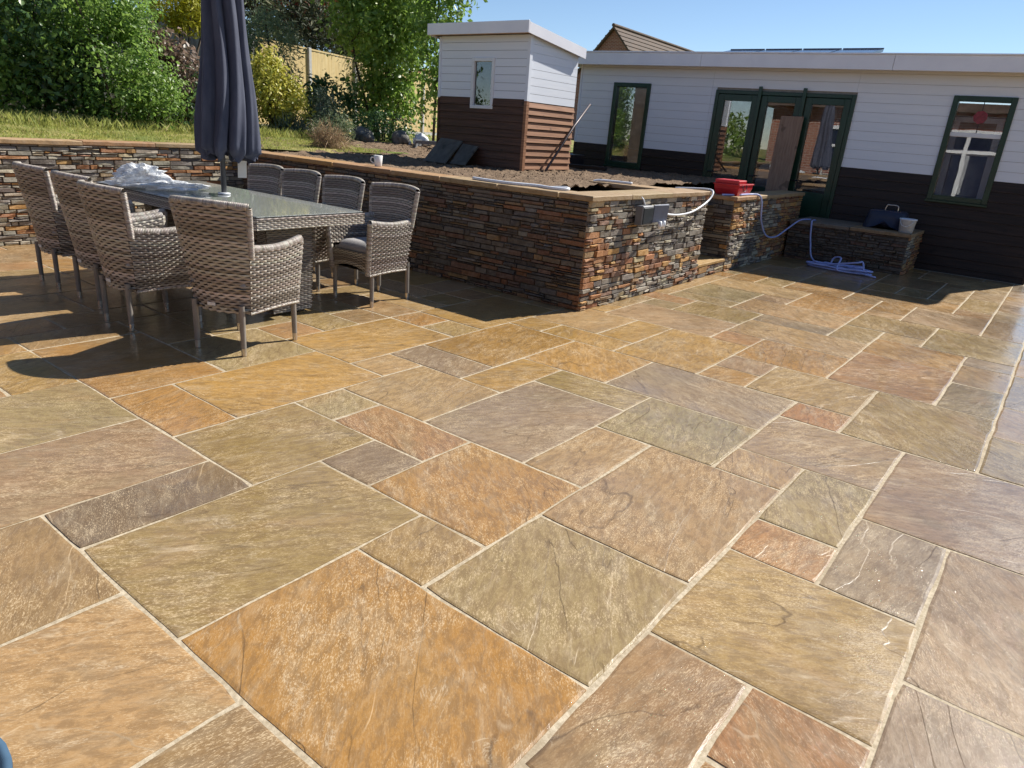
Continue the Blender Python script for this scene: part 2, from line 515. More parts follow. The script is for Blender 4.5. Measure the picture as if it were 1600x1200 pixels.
M['concrete'] = plain('concrete', (.40, .39, .38), .85, .2, var=.1)
M['bark'] = plain('bark', (.085, .065, .05), .9, .2, var=.35, scale=20, bump=.6, stretch=(1, 1, .3))
def m_brick(name='brickwork'):
    q = N(name); b = q.n('TexBrick')
    sx = q.n('SeparateXYZ'); q.l(q.obj(), sx.inputs[0])
    cb = q.n('CombineXYZ'); q.l(q.math('ADD', sx.outputs[0], sx.outputs[1]), cb.inputs[0]); q.l(sx.outputs[2], cb.inputs[1])
    q.l(cb.outputs[0], b.inputs['Vector'])
    b.inputs['Color1'].default_value = (.21, .075, .05, 1); b.inputs['Color2'].default_value = (.29, .115, .075, 1)
    b.inputs['Mortar'].default_value = (.34, .29, .25, 1); b.inputs['Scale'].default_value = 1
    b.inputs['Brick Width'].default_value = .225; b.inputs['Row Height'].default_value = .075; b.inputs['Mortar Size'].default_value = .010
    q.set(b.outputs[0], .85, .2, q.bump(b.outputs[1], -.3, .01))
    return q.m
M['brick'] = m_brick()
M['tile'] = plain('brown_roof_tile', (.095, .066, .05), .8, .25, var=.3, scale=3)
M['terracotta'] = plain('red_roof_tile', (.30, .12, .07), .8, .25, var=.3, scale=3)
M['panel'] = plain('solar_cell', (.012, .016, .035), .15, .6, var=.1)

# ================================================================== SETTING
gm = MB(); gm.quad((-900, -900, -.06), (1200, -900, -.06), (1200, 1200, -.06), (-900, 1200, -.06))
struct(gm.build('ground', M['turf']))

# ---- paving: random-laid sandstone slabs on a 305 mm module, pale mortar between
GX = {-6: -6.0, 0: 0.0, 4: 4.02, 5: 5.03, 6: 6.03, 7: 7.02, 8: 7.97, 9: 8.97, 10: 9.94, 11: 10.9, 12: 11.86, 13: 12.87, 14: 13.82, 15: 14.86, 16: 15.86, 17: 16.9, 18: 17.8, 19: 18.68, 20: 19.6, 21: 20.5, 22: 21.55, 23: 22.5, 24: 23.4, 25: 24.3, 26: 25.2, 27: 26.2, 28: 27.1, 30: 28.9, 50: 47.5}
GY = {-40: -40.5, -1: -1.0, 0: -.05, 5: 5.02, 9: 9.0, 10: 9.95, 12: 12.02, 14: 14.2, 16: 16.3, 24: 24.6, 30: 30.8}
def interp(tab, k):
    ks = sorted(tab)
    for a, b in zip(ks, ks[1:]):
        if a <= k <= b:
            return tab[a] + (tab[b]-tab[a])*(k-a)/(b-a)
    return k
gx = lambda i: (interp(GX, i) + .28)*.305
gy = lambda j: (interp(GY, j) + .17)*.305
PAL = {'O': (202, 154, 88), 'Y': (206, 164, 96), 'T': (202, 168, 122), 'G': (184, 157, 105), 'g': (182, 162, 120), 'P': (184, 163, 142),
       'p': (190, 160, 128), 'B': (180, 148, 108), 'R': (198, 150, 102), 'D': (158, 140, 120), 'd': (138, 122, 107)}
SL = '''2,7,4,8,d 2,5,5,7,G 2,2,4,5,O -1,6,2,8,B -1,4,2,6,T 0,2,2,4,B 1,8,4,10,p 1,10,4,12,g 3,12,4,14,Y 4,11,6,14,O 4,9,5,11,O
5,9,8,11,Y 4,7,6,9,G 6,8,7,9,g 7,7,9,9,T 8,9,9,10,T 9,8,10,10,D 8,10,11,12,Y 6,6,7,8,R 5,6,6,7,D 5,4,7,6,O 7,5,10,7,P 7,4,9,5,T
4,4,5,5,G 10,8,13,10,O 11,10,12,11,G 12,10,15,12,Y 14,12,15,13,B 13,9,14,10,Y 14,8,16,10,T 13,7,14,9,Y 14,7,16,8,Y 9,7,11,8,Y
10,5,11,7,G 11,6,13,8,Y 13,5,16,7,Y 16,6,18,9,p 16,9,17,10,Y 17,9,19,10,T 19,8,20,10,R 18,8,19,9,g 18,6,20,8,G 20,9,22,10,T
21,7,23,9,g 20,7,21,9,g 22,9,25,10,T 11,3,13,6,P 16,5,17,6,R 26,9,27,10,g 25,8,27,9,O 25,7,27,8,G 25,5,27,7,O 23,6,25,9,T
22,6,23,7,p 22,4,25,6,O 20,4,22,7,T 19,4,20,6,D 17,3,19,6,T 15,3,17,5,O 14,4,15,5,p 13,4,14,5,O 13,2,15,4,G 19,3,21,4,G
21,2,23,4,G 24,3,26,4,O 23,3,24,4,T 25,4,26,5,T 23,1,26,3,p 26,2,28,5,O 28,3,30,4,G 28,2,30,3,T 27,1,30,2,G 26,1,27,2,R
20,0,23,2,G 20,2,21,3,T 18,1,20,3,O 15,1,18,3,R 19,0,20,1,D 17,0,19,1,T 15,0,17,1,g 12,2,13,3,R 10,1,12,3,p 12,0,15,2,G 9,2,10,3,T
8,1,10,2,g 7,1,8,2,R 9,-1,12,1,p 7,0,9,1,P 6,-2,9,0,p 5,0,7,2,G 4,-2,6,0,P 9,3,11,5,g 6,2,9,4,T 4,2,6,4,g 3,1,5,2,B 3,-1,5,1,p
8,12,9,13,R 6,11,8,13,g 7,13,9,15,g 9,12,10,14,G 10,12,11,13,B 23,0,26,1,T'''.split()
occ = {}
slabs = []
for s_ in SL:
    a = s_.split(','); q = tuple(int(t) for t in a[:4])
    bad = [(i, j) for i in range(q[0], q[2]) for j in range(q[1], q[3]) if (i, j) in occ]
    if bad:
        continue
    for i in range(q[0], q[2]):
        for j in range(q[1], q[3]):
            occ[i, j] = 1
    slabs.append((*q, a[4]))
def inside(i, j):
    if i < -5 or i > 45 or j < -16 or j > 25: return False
    if i > 15 and j > 9: return False
    if i > 35 and 0 <= j: return False
    return True
prng = random.Random(21)
for i in range(-5, 46):
    for j in range(25, -17, -1):
        if (i, j) in occ or not inside(i, j): continue
        opts = [(3, 2), (2, 3), (2, 2), (2, 1), (1, 2), (1, 1)]
        wts = [5, 4, 5, 3, 3, 1]
        done_ = False
        while opts and not done_:
            k = prng.choices(range(len(opts)), wts)[0]
            a, b = opts[k]
            cells = [(i+u, j-v_) for u in range(a) for v_ in range(b)]
            if all(c not in occ and inside(*c) for c in cells):
                for c in cells: occ[c] = 1
                slabs.append((i, j-b+1, i+a, j+1, prng.choice('OYTTGGgPpBBR')))
                done_ = True
            else:
                opts.pop(k); wts.pop(k)
        if not done_:
            occ[i, j] = 1
            slabs.append((i, j, i+1, j+1, prng.choice('OYTGg')))
pav = link('patio', None); struct(pav)
mm = MB(); mm.quad((gx(-5)-.3, gy(-16)-.3, -.0030), (gx(46), gy(-16)-.3, -.0030), (gx(46), gy(25.6), -.0030), (gx(-5)-.3, gy(25.6), -.0030))
mm.build('mortar_bed', M['mortar'], pav)
slabs.sort(key=lambda s: (gx(s[0])**2 + gy(s[1])**2))
def slab_mesh(w_, h_, rng, fine):
    st = .07 if fine else .3
    pts = []
    nx, ny = max(2, int(w_/st)), max(2, int(h_/st))
    per = [(k/nx, 0, 0, 1) for k in range(nx)] + [(1, k/ny, -1, 0) for k in range(ny)] + [(1-k/nx, 1, 0, -1) for k in range(nx)] + [(0, 1-k/ny, 1, 0) for k in range(ny)]
    ja = .0034 if fine else .002
    cor = [rng.uniform(-.003, .003) for _ in range(8)]
    outer = []; sh = rng.uniform(0, 50)
    for t, (u, v_, ax, ay) in enumerate(per):
        n1 = (vnoise(t*.55+sh, 0)-.5)*2*ja + (vnoise(t*.13+sh, 5)-.5)*2*ja
        x = (u-.5)*w_; y = (v_-.5)*h_
        if ay: y += ay*abs(n1)*1.4
        if ax: x += ax*abs(n1)*1.4
        if k_corner(u, v_):
            x *= 1-.004/w_*2; y *= 1-.004/h_*2
        outer.append((x, y))
    n = len(outer)
    tilt = (rng.uniform(-.002, .002), rng.uniform(-.002, .002)); z0 = rng.uniform(-.0006, .0014)
    zz = lambda x, y: z0 + tilt[0]*x + tilt[1]*y
    b = MB(); V = []
    for x, y in outer: V.append((x, y, -.03))
    for x, y in outer: V.append((x, y, zz(x, y)-.0018))
    for t, (x, y) in enumerate(outer):
        ins = .005 + .006*vnoise(t*.8+sh, 9)
        l_ = math.hypot(x, y); 
        V.append((x - math.copysign(min(ins, abs(x)), x)*(1 if abs(x) > .3*w_ else .0), y - math.copysign(min(ins, abs(y)), y)*(1 if abs(y) > .3*h_ else .0), zz(x, y)))
    F = []
    for k in range(n):
        k2 = (k+1) % n
        F.append((k, k2, n+k2, n+k)); F.append((n+k, n+k2, 2*n+k2, 2*n+k))
    F.append(tuple(range(2*n, 3*n)))
    b.add(V, F)
    return b
def k_corner(u, v_):
    return (u in (0, 1) or u == 1-0) and v_ in (0, 1) and (u == 0 or u == 1)
srng = random.Random(5)
def in_view(x, y):
    d = Vector((x, y, -CAM_H)); zc = d.dot(fw)
    if zc < .2: return False
    return abs(d.dot(rt2)/zc*FPX) < 1000 and abs(d.dot(up2)/zc*FPX) < 800
slabs.sort(key=lambda s: (0 if in_view((gx(s[0])+gx(s[2]))/2, (gy(s[1])+gy(s[3]))/2) else 1, gx(s[0])**2 + gy(s[1])**2))
rest = MB()
for k, s_ in enumerate(slabs):
    x0, x1, y0, y1 = gx(s_[0]), gx(s_[2]), gy(s_[1]), gy(s_[3])
    g = [srng.uniform(.0020, .0044) for _ in range(4)]
    x0 += g[0]; x1 -= g[1]; y0 += g[2]; y1 -= g[3]
    d = math.hypot((x0+x1)/2, (y0+y1)/2)
    mb_ = slab_mesh(x1-x0, y1-y0, srng, d < 7)
    c = jit(alb(*PAL[s_[4]], k=.57), .10, srng); c = (c[0]*1.02, c[1]*.965, c[2]*.84)
    if k < 290:
        o = link('slab', mb_.mesh('slab', M['slab']), pav, ((x0+x1)/2, (y0+y1)/2, 0)); o.color = (*c, 1)
    else:
        rest.add([(p[0]+(x0+x1)/2, p[1]+(y0+y1)/2, p[2]) for p in mb_.v], mb_.f, c)
if rest.f:
    o = rest.build('outer_slabs', M['slab_mass'], pav); o['kind'] = 'stuff'

# ---- terrain behind the walls
def hgt(x, y):
    h = .865 + .05*min(max(y-7.0, 0), 4) + .03*(vnoise(x*.7, y*.7, 3)-.5)
    return h
def field(name, x0, x1, y0, y1, n, m_, mat, amp=0.0, hf=hgt, sc=8, dz=0.0):
    b = MB(); V = []; F = []
    for i in range(n+1):
        for j in range(m_+1):
            x = x0+(x1-x0)*i/n; y = y0+(y1-y0)*j/m_
            z = hf(x, y) + dz + amp*((vnoise(x*sc, y*sc, 1)-.5) + .6*(vnoise(x*sc*2.7, y*sc*2.7, 2)-.5))
            V.append((x, y, z))
    for i in range(n):
        for j in range(m_):
            a = i*(m_+1)+j
            F.append((a, a+m_+1, a+m_+2, a+1))
    b.add(V, F)
    return b.build(name, mat, smooth=True)
struct(field('soil_bed', 4.95, 10.68, 3.9, 9.6, 150, 150, M['soil'], .04, sc=11))
struct(field('trough_soil', 5.0, 6.72, 3.1, 4.0, 30, 20, M['soil'], .05, hf=lambda x, y: .79, sc=7))
struct(field('terrace', 7.5, 10.68, 3.2, 4.4, 12, 6, M['soil'], .03, hf=lambda x, y: .72))
struct(field('lawn', -14, 7.6, 7.9, 13.5, 80, 40, M['turf'], .05, dz=.006))
struct(field('garden_ground', -14, 60, 9.4, 70, 90, 90, M['turf'], .05, dz=-.02))

# ================================================================== STONE WALLS
STC = [(150, 142, 130), (128, 120, 110), (170, 160, 142), (190, 178, 154), (180, 124, 78), (158, 104, 66), (132, 92, 70), (106, 98, 90),
       (88, 80, 76), (196, 148, 84), (166, 132, 92), (142, 120, 92), (120, 108, 96), (178, 158, 122), (134, 100, 80)]
def clad(parent, O, U, Nn, L, H, seed, pal=None, z0=0.0, rowh=(.024, .056), slen=(.09, .27), limit=300, dep=.024, bright=.8):
    """stacked ledge stones over a face: O origin at base, U along, Nn outward"""
    rng = random.Random(seed)
    O, U, Nn = Vector(O), Vector(U), Vector(Nn)
    Zv = Vector((0, 0, 1)); st = []
    z = z0
    while z < H-.006:
        h = rng.uniform(*rowh)
        if H-z-h < .018: h = H-z
        u = -rng.uniform(0, .02) if True else 0
        u = 0.0
        while u < L-.004:
            l_ = rng.uniform(*slen)
            if rng.random() < .18: l_ *= .55
            if L-u-l_ < .06: l_ = L-u
            if h > .034 and rng.random() < .30:
                q_ = h*rng.uniform(.38, .62)
                st.append((u, z, l_, q_))
                m_x = l_*rng.uniform(.3, .7)
                if l_ > .14: st.append((u, z+q_, m_x, h-q_)); st.append((u+m_x, z+q_, l_-m_x, h-q_))
                else: st.append((u, z+q_, l_, h-q_))
            else:
                st.append((u, z, l_, h))
            u += l_
        z += h
    st2 = []
    skip = set()
    for s in st:
        st2.append(s)
    order = sorted(range(len(st2)), key=lambda k: -st2[k][2]*st2[k][3])
    big = set(order[:limit])
    mass = MB()
    for k, (u, zz, l_, h) in enumerate(st2):
        d = rng.uniform(.004, dep); g = .0022
        pc = rng.choice(pal or STC)
        pn = vnoise(u*1.7+seed, zz*4.0, seed)
        if pn < .35: pc = rng.choice(STC[:4]+STC[7:9]) if not pal else pc
        elif pn > .68: pc = rng.choice(STC[4:7]+STC[9:11]) if not pal else pc
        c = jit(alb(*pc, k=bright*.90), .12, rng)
        j = lambda a: rng.uniform(-a, a)
        def P(a, b, e):
            return tuple(O + U*a + Zv*b + Nn*e)
        a0, a1, b0, b1 = u+g, u+l_-g, zz+g*.7, zz+h-g*.7
        am = (a0+a1)/2 + j(l_*.15)
        dd = [max(.003, d+j(.006)) for _ in range(6)]
        e = .0035
        V = [P(a0, b0, -.01), P(am, b0, -.01), P(a1, b0, -.01), P(a1, b1, -.01), P(am, b1, -.01), P(a0, b1, -.01),
             P(a0+e+abs(j(.004)), b0+e*.6+abs(j(.003)), dd[0]), P(am, b0+e*.4+abs(j(.004)), dd[1]), P(a1-e-abs(j(.004)), b0+e*.6+abs(j(.003)), dd[2]),
             P(a1-e-abs(j(.004)), b1-e*.6-abs(j(.003)), dd[3]), P(am, b1-e*.4-abs(j(.004)), dd[4]), P(a0+e+abs(j(.004)), b1-e*.6-abs(j(.003)), dd[5])]
        F = [(6, 7, 10, 11), (7, 8, 9, 10), (0, 1, 7, 6), (1, 2, 8, 7), (2, 3, 9, 8), (3, 4, 10, 9), (4, 5, 11, 10), (5, 0, 6, 11)]
        if U.cross(Zv).dot(Nn) < 0: F = [f[::-1] for f in F]
        if k in big:
            b = MB(); b.add(V, F); o = b.build('stone', M['stone'], parent); o.color = (*c, 1)
        else:
            mass.add(V, F, c)
    if mass.f:
        o = mass.build('small_stones', M['stone_mass'], parent); o['kind'] = 'stuff'
def coping(parent, x0, x1, y0, y1, z, along, seed, seg=(.55, .9), th=.042, pal=('T', 'Y', 'T', 'B', 'R')):
    rng = random.Random(seed); t = (x0 if along == 'x' else y0); end = (x1 if along == 'x' else y1)
    while t < end-.01:
        l_ = rng.uniform(*seg)
        if end-t-l_ < .25: l_ = end-t
        a, b_ = t+.004, t+l_-.004
        j = lambda: rng.uniform(-.005, .005)
        if along == 'x': X0, X1, Y0, Y1 = a, b_, y0+j(), y1+j()
        else: X0, X1, Y0, Y1 = x0+j(), x1+j(), a, b_
        m_ = MB(); n = 7; lo = []; ring = []
        for k in range(n): ring.append((X0+(X1-X0)*k/n, Y0+j()*.8))
        for k in range(3): ring.append((X1+j()*.4, Y0+(Y1-Y0)*k/3))
        for k in range(n): ring.append((X1-(X1-X0)*k/n, Y1+j()*.8))
        for k in range(3): ring.append((X0+j()*.4, Y1-(Y1-Y0)*k/3))
        cx, cy = (X0+X1)/2, (Y0+Y1)/2; N_ = len(ring); zt = z+rng.uniform(-.002, .002)
        ins = lambda p, e: (p[0]-math.copysign(min(e, abs(p[0]-cx)), p[0]-cx), p[1]-math.copysign(min(e, abs(p[1]-cy)), p[1]-cy))
        V = [(*ins(p, .004), zt-th) for p in ring] + [(*p, zt-th+.006+j()*.6) for p in ring] + [(*p, zt-.006+j()*.5) for p in ring] + [(*ins(p, .006), zt) for p in ring]
        F = []
        for r_ in range(3):
            for k in range(N_):
                k2 = (k+1) % N_; F.append((r_*N_+k, r_*N_+k2, (r_+1)*N_+k2, (r_+1)*N_+k))
        F.append(tuple(range(3*N_, 4*N_))); F.append(tuple(range(N_))[::-1])
        m_.add(V, F)
        o = m_.build('coping_slab', M['coping'], parent); o.color = (*jit(alb(*PAL[rng.choice(pal)], k=.6), .1, rng), 1)
        t += l_
def core(parent, lo, hi):
    m_ = MB(); m_.box(lo, hi); return m_.build('wall_core', M['core'], parent)

# long wall in shade beside the table (faces -X)
XW, YF, YB = 4.765, 2.955, 7.75
t = thing('stone_wall', 'long ledgestone retaining wall in shade behind the dining chairs', 'wall', (0, 0, 0))
core(t, (XW+.002, YF+.002, -.02), (XW+.22, YB+.25, .872))
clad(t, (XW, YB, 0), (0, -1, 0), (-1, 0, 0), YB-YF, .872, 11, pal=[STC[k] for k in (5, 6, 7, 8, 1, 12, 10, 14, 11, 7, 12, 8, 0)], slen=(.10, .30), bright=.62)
coping(t, XW-.03, XW+.26, YF+.285, YB+.2, .912, 'y', 3, pal=('R', 'B', 'T', 'O'))
# sunlit front wall of the raised bed (faces -Y)
t = thing('stone_wall', 'sunlit ledgestone front wall of the raised bed carrying the socket box', 'wall')
core(t, (XW+.225, YF+.002, -.02), (6.975, YF+.24, .872))
clad(t, (XW-.012, YF, 0), (1, 0, 0), (0, -1, 0), 6.985-XW+.012, .872, 12, bright=.95, slen=(.08, .22))
coping(t, XW-.032, 7.01, YF-.032, YF+.28, .912, 'x', 4, pal=('T', 'p', 'T', 'R'))
# flank of the raised bed along the steps
t = thing('stone_wall', 'short flank wall between the black lined trough and the steps', 'wall')
core(t, (6.72, YF+.245, -.02), (6.97, 4.15, .845))
m_ = MB(); m_.box((6.700, YF+.30, .70), (6.717, 4.12, .83)); m_.build('trough_liner', M['liner'], t)
m_ = MB(); m_.box((6.50, 4.05, .70), (6.697, 4.07, .85)); m_.build('trough_liner', M['liner'], t)
coping(t, 6.69, 7.0, YF+.29, 4.2, .895, 'y', 5)
# far garden wall (faces -Y, sunlit)
t = thing('stone_wall', 'grey and rust ledgestone wall below the lawn behind the table', 'wall')
core(t, (-6, YB+.002, -.02), (XW-.003, YB+.22, .915))
clad(t, (-.2, YB, 0), (1, 0, 0), (0, -1, 0), XW+.2, .915, 13, bright=.95, pal=[STC[k] for k in (0, 1, 2, 3, 0, 2, 3, 13, 4, 9, 5, 7, 1)], slen=(.10, .28), rowh=(.03, .048))
coping(t, -3, XW-.035, YB-.03, YB+.26, .957, 'x', 6)
# pier wall to the right of the steps
PX0, PX1 = 7.80, 10.22
t = thing('stone_wall', 'ledgestone pier wall right of the steps with red tub on top', 'wall')
core(t, (PX0+.002, YF+.022, -.02), (PX1, YF+.26, .79))
core(t, (PX0+.002, YF+.265, -.02), (PX0+.24, 5.2, .79))
clad(t, (PX0, YF+.02, 0), (1, 0, 0), (0, -1, 0), PX1-PX0, .79, 14, bright=.95, limit=190, slen=(.08, .22))
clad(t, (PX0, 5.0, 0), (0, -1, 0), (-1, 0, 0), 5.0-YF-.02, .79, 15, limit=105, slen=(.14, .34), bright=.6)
coping(t, PX0-.03, PX1+.03, YF-.012, YF+.30, .83, 'x', 7)
coping(t, PX0-.03, PX0+.27, YF+.31, 5.2, .83, 'y', 8)
# steps
for k in range(5):
    z1 = .15*(k+1); y = YF+.03+k*.34
    t = thing('stone_step', ['lowest sunlit stone step between the two walls', 'second stone step up between the two walls', 'third stone step up between the two walls', 'fourth stone step up between the two walls', 'topmost stone step between the two walls'][k], 'step', group='garden steps')
    core(t, (6.985, y+.003, -.02 if k == 0 else z1-.16), (PX0-.003, y+.36, z1-.036))
    if k < 2: clad(t, (6.99, y, 0), (1, 0, 0), (0, -1, 0), PX0-7.0, z1-.036, 30+k, z0=0 if k == 0 else z1-.15, limit=60)
    m_ = MB(); m_.box((6.992, y-.022, z1-.034), (PX0-.008, y+.34, z1), bev=.006)
    o = m_.build('tread', M['coping'], t); o.color = (*alb(*PAL['Y'], k=.6), 1)
# low planter under the cabin doors
t = thing('low_planter', 'low shaded ledgestone planter in front of the cabin', 'planter')
LX, LY0, LY1, LH = 9.78, 1.49, 2.93, .455
core(t, (LX+.002, LY0+.002, -.02), (10.66, LY1, LH))
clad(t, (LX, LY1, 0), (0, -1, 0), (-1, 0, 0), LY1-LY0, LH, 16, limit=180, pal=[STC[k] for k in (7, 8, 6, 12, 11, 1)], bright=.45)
clad(t, (LX, LY0, 0), (1, 0, 0), (0, -1, 0), .87, LH, 17, limit=110)
coping(t, LX-.025, 10.66, LY0-.025, LY1, LH+.042, 'y', 9, pal=('B', 'D'))

# ================================================================== CABIN AND SHED
def part(parent, name, lo, hi, mat, bev=.0):
    b = MB(); b.box(lo, hi, bev=bev); return b.build(name, mat, parent)

def pane(parent, lo, hi, mat=None):
    b = MB(); b.box(lo, hi); return b.build('pane', mat or M['glass'], parent)

def boards(parent, ranges, z0, z1, pitch, x, mat, name, lap=.0, th=.022, axis='y', flip=False, brng=random.Random(3), gap=.004, dx=0.0):
    """horizontal boards, each its own part; ranges(z) gives the free spans"""
    z = z0
    while z < z1-.02:
        h = min(pitch, z1-z)
        for (a, b_) in ranges(z+h*.5):
            V = []
            w0 = x-th-lap*0; 
            lo_x, hi_x = x-th-lap, x-th          # bottom edge stands proud by lap (feather edge)
            jx = brng.uniform(-.0015, .0015)
            mb = MB()
            if axis == 'y':
                pts = [(lo_x+jx, z), (x, z), (x, z+h-gap), (hi_x+jx, z+h-gap)]
                V = [(p[0], a+.001, p[1]) for p in pts] + [(p[0], b_-.001, p[1]) for p in pts]
                F = [(0, 1, 2, 3), (7, 6, 5, 4), (0, 4, 5, 1), (1, 5, 6, 2), (2, 6, 7, 3), (3, 7, 4, 0)]
            else:
                pts = [(lo_x+jx, z), (x, z), (x, z+h-gap), (hi_x+jx, z+h-gap)]
                V = [(a+.001, p[0], p[1]) for p in pts] + [(b_-.001, p[0], p[1]) for p in pts]
                F = [(3, 2, 1, 0), (4, 5, 6, 7), (1, 5, 4, 0), (2, 6, 5, 1), (3, 7, 6, 2), (0, 4, 7, 3)]
            mb.add(V, F)
            mb.build(name, mat, parent)
        z += h

XC, YC0, YC1 = 10.70, .28, 7.06
cab = thing('garden_cabin', 'long white and dark boarded cabin with green doors and flat roof', 'cabin', (XC, YC1, 0))
cab.rotation_euler = (.0105, 0, 0)
W = YC1-YC0                                       # local y runs 0 .. -W
W1 = (-1.31, -.64, .93, 2.20); DR = (-4.375, -2.405, .02, 2.15); W3 = (-6.17, -5.50, .95, 2.19)
def free(z):
    cuts = sorted([c[:2] for c in (W1, DR, W3) if c[2] < z < c[3]])
    a = -W; out = []
    for c in cuts:
        out.append((a, c[0])); a = c[1]
    out.append((a, 0)); return out
def free_seam(z):
    out = []
    for a, b_ in free(z):
        for s in (-4.36, -2.33):
            if a+.05 < s < b_-.05:
                out.append((a, s)); a = s
        out.append((a, b_))
    return out
boards(cab, free, -.1, 1.24, .122, 0, M['dark_board'], 'dark_board', lap=.014)
boards(cab, free_seam, 1.24, 2.46, .118, -.002, M['white_board'], 'white_board', gap=.003, th=.018)
# carcass
for (a, b_) in ((-W, W3[0]), (W3[1], DR[0]), (DR[1], W1[0]), (W1[1], 0)):
    part(cab, 'frame_panel', (.002, a+.002, -.1), (.12, b_-.002, 2.46), M['room'])
for c in (W1, W3):
    part(cab, 'frame_panel', (.002, c[0]-.001, -.1), (.12, c[1]+.001, c[2]-.002), M['room'])
    part(cab, 'frame_panel', (.002, c[0]-.001, c[3]+.002), (.12, c[1]+.001, 2.46), M['room'])
part(cab, 'frame_panel', (.002, DR[0], DR[3]+.002), (.12, DR[1], 2.46), M['room'])
part(cab, 'back_wall', (3.0, -W, -.1), (3.1, 0, 2.3), M['room'])
part(cab, 'end_wall', (.125, -.1, -.1), (3.0, 0, 2.44), M['white_board'])
part(cab, 'end_wall', (.125, -W+.02, -.1), (3.0, -W+.1, 2.44), M['room'])
boards(cab, lambda z: [(.125, 3.0)], -.1, 1.24, .122, -W+.018, M['dark_board'], 'dark_board', lap=.014, axis='x')
boards(cab, lambda z: [(.125, 3.0)], 1.24, 2.44, .118, -W+.018, M['white_board'], 'white_board', gap=.003, th=.018, axis='x')
part(cab, 'floor', (.12, -W+.1, .2), (3.0, -.1, .3), M['room_floor'])
part(cab, 'corner_trim', (-.035, -.004, 1.24), (.12, .025, 2.46), M['white_board'])
part(cab, 'corner_trim', (-.035, -.004, -.1), (.12, .025, 1.238), M['dark_board'])
part(cab, 'corner_trim', (-.04, -W-.025, -.1), (.12, -W+.002, 1.238), M['dark_board'])
# roof
rf = part(cab, 'roof', (-.26, -W-.14, 2.50), (3.4, .13, 2.60), M['felt'])
rf2 = rf
for (a, b_) in ((-W-.16, -4.78), (-4.776, -2.2), (-2.196, .15)):
    part(rf2, 'fascia_board', (-.285, a, 2.435), (-.262, b_, 2.612), M['fascia'], .003)
part(rf2, 'fascia_cap', (-.30, -W-.16, 2.613), (-.20, .15, 2.632), M['fascia'], .003)
part(rf2, 'soffit', (-.26, -W-.13, 2.463), (.0, .13, 2.497), M['soffit'])
part(rf2, 'fascia_board', (-.26, .131, 2.42), (3.4, .152, 2.60), M['fascia'], .003)
part(rf2, 'fascia_board', (-.26, -W-.165, 2.42), (3.4, -W-.142, 2.60), M['fascia'], .003)
def frame(parent, name, y0, y1, z0, z1, x0, x1, w_, mat):
    """rectangular frame as one mesh"""
    b = MB()
    b.box((x0, y0, z0), (x1, y0+w_, z1), bev=.004); b.box((x0, y1-w_, z0), (x1, y1, z1), bev=.004)
    b.box((x0+.001, y0+w_, z0), (x1-.001, y1-w_, z0+w_), bev=.004); b.box((x0+.001, y0+w_, z1-w_), (x1-.001, y1-w_, z1), bev=.004)
    return b.build(name, mat, parent)
for c, nm in ((W1, 0), (W3, 1)):
    f = frame(cab, 'window', c[0], c[1], c[2], c[3], -.045, .06, .062, M['green'])
    pane(f, (.005, c[0]+.06, c[2]+.06), (.011, c[1]-.06, c[3]-.06))
    part(f, 'sill', (-.075, c[0]-.01, c[2]-.028), (-.046, c[1]+.01, c[2]+.0), M['green'], .004)
# stained-glass top light of the right hand window
f = cab.children[-1] if cab.children[-1].name.startswith('window') else [c for c in cab.children if c.name.startswith('window')][-1]
c = W3; zt = c[3]-.06; zb = zt-.36; ym = (c[0]+c[1])/2
part(f, 'glazing_bar', (-.02, c[0]+.06, zb-.05), (.03, c[1]-.06, zb), M['white_upvc'], .004)
part(f, 'lead_line', (-.004, ym-.004, zb), (.004, ym+.004, zt), M['steel'])
part(f, 'lead_line', (-.004, c[0]+.06, zb+.18), (.004, ym-.09, zb+.188), M['steel'])
part(f, 'lead_line', (-.004, ym+.09, zb+.18), (.004, c[1]-.06, zb+.188), M['steel'])
b = MB(); n = 8
ringv = [(0, .078*math.cos(2*PI*k/n+.2), .078*math.sin(2*PI*k/n+.2)) for k in range(n)]
b.add([(-.008, ym+v[1], zb+.185+v[2]) for v in ringv] + [(-.001, ym+v[1], zb+.185+v[2]) for v in ringv], [tuple(range(n))[::-1], tuple(range(n, 2*n))] + [(k, (k+1) % n, n+(k+1) % n, n+k) for k in range(n)])
rose = b.build('red_roundel', plain('red_glass', (.22, .02, .035), .2, .6, var=.3, scale=40), f)
# doors: three leaves with posts between
fr = frame(cab, 'door_frame', DR[0], DR[1], DR[2], DR[3], -.05, .06, .05, M['green'])
leaf = [(DR[0]+.052, DR[0]+.645), (DR[0]+.70, DR[0]+1.27), (DR[0]+1.325, DR[1]-.052)]
for (a, b_) in leaf:
    d = frame(cab, 'door', a, b_, .08, 2.095, -.04, .035, .085, M['green'])
    part(d, 'bottom_panel', (-.030, a+.086, .165), (.02, b_-.086, .86), M['green'], .004)
    pane(d, (-.004, a+.085, .862), (.003, b_-.085, 2.01))
    m_ = MB(); m_.tube([(-.045, b_-.04, 1.0), (-.085, b_-.04, 1.0), (-.085, b_-.13, 1.0)], .009, 8); m_.build('handle', M['black_pl'], d)
for a in (DR[0]+.648, DR[0]+1.273):
    part(cab, 'door_post', (-.075, a, .02), (-.0515, a+.05, 2.21), M['green'], .004)

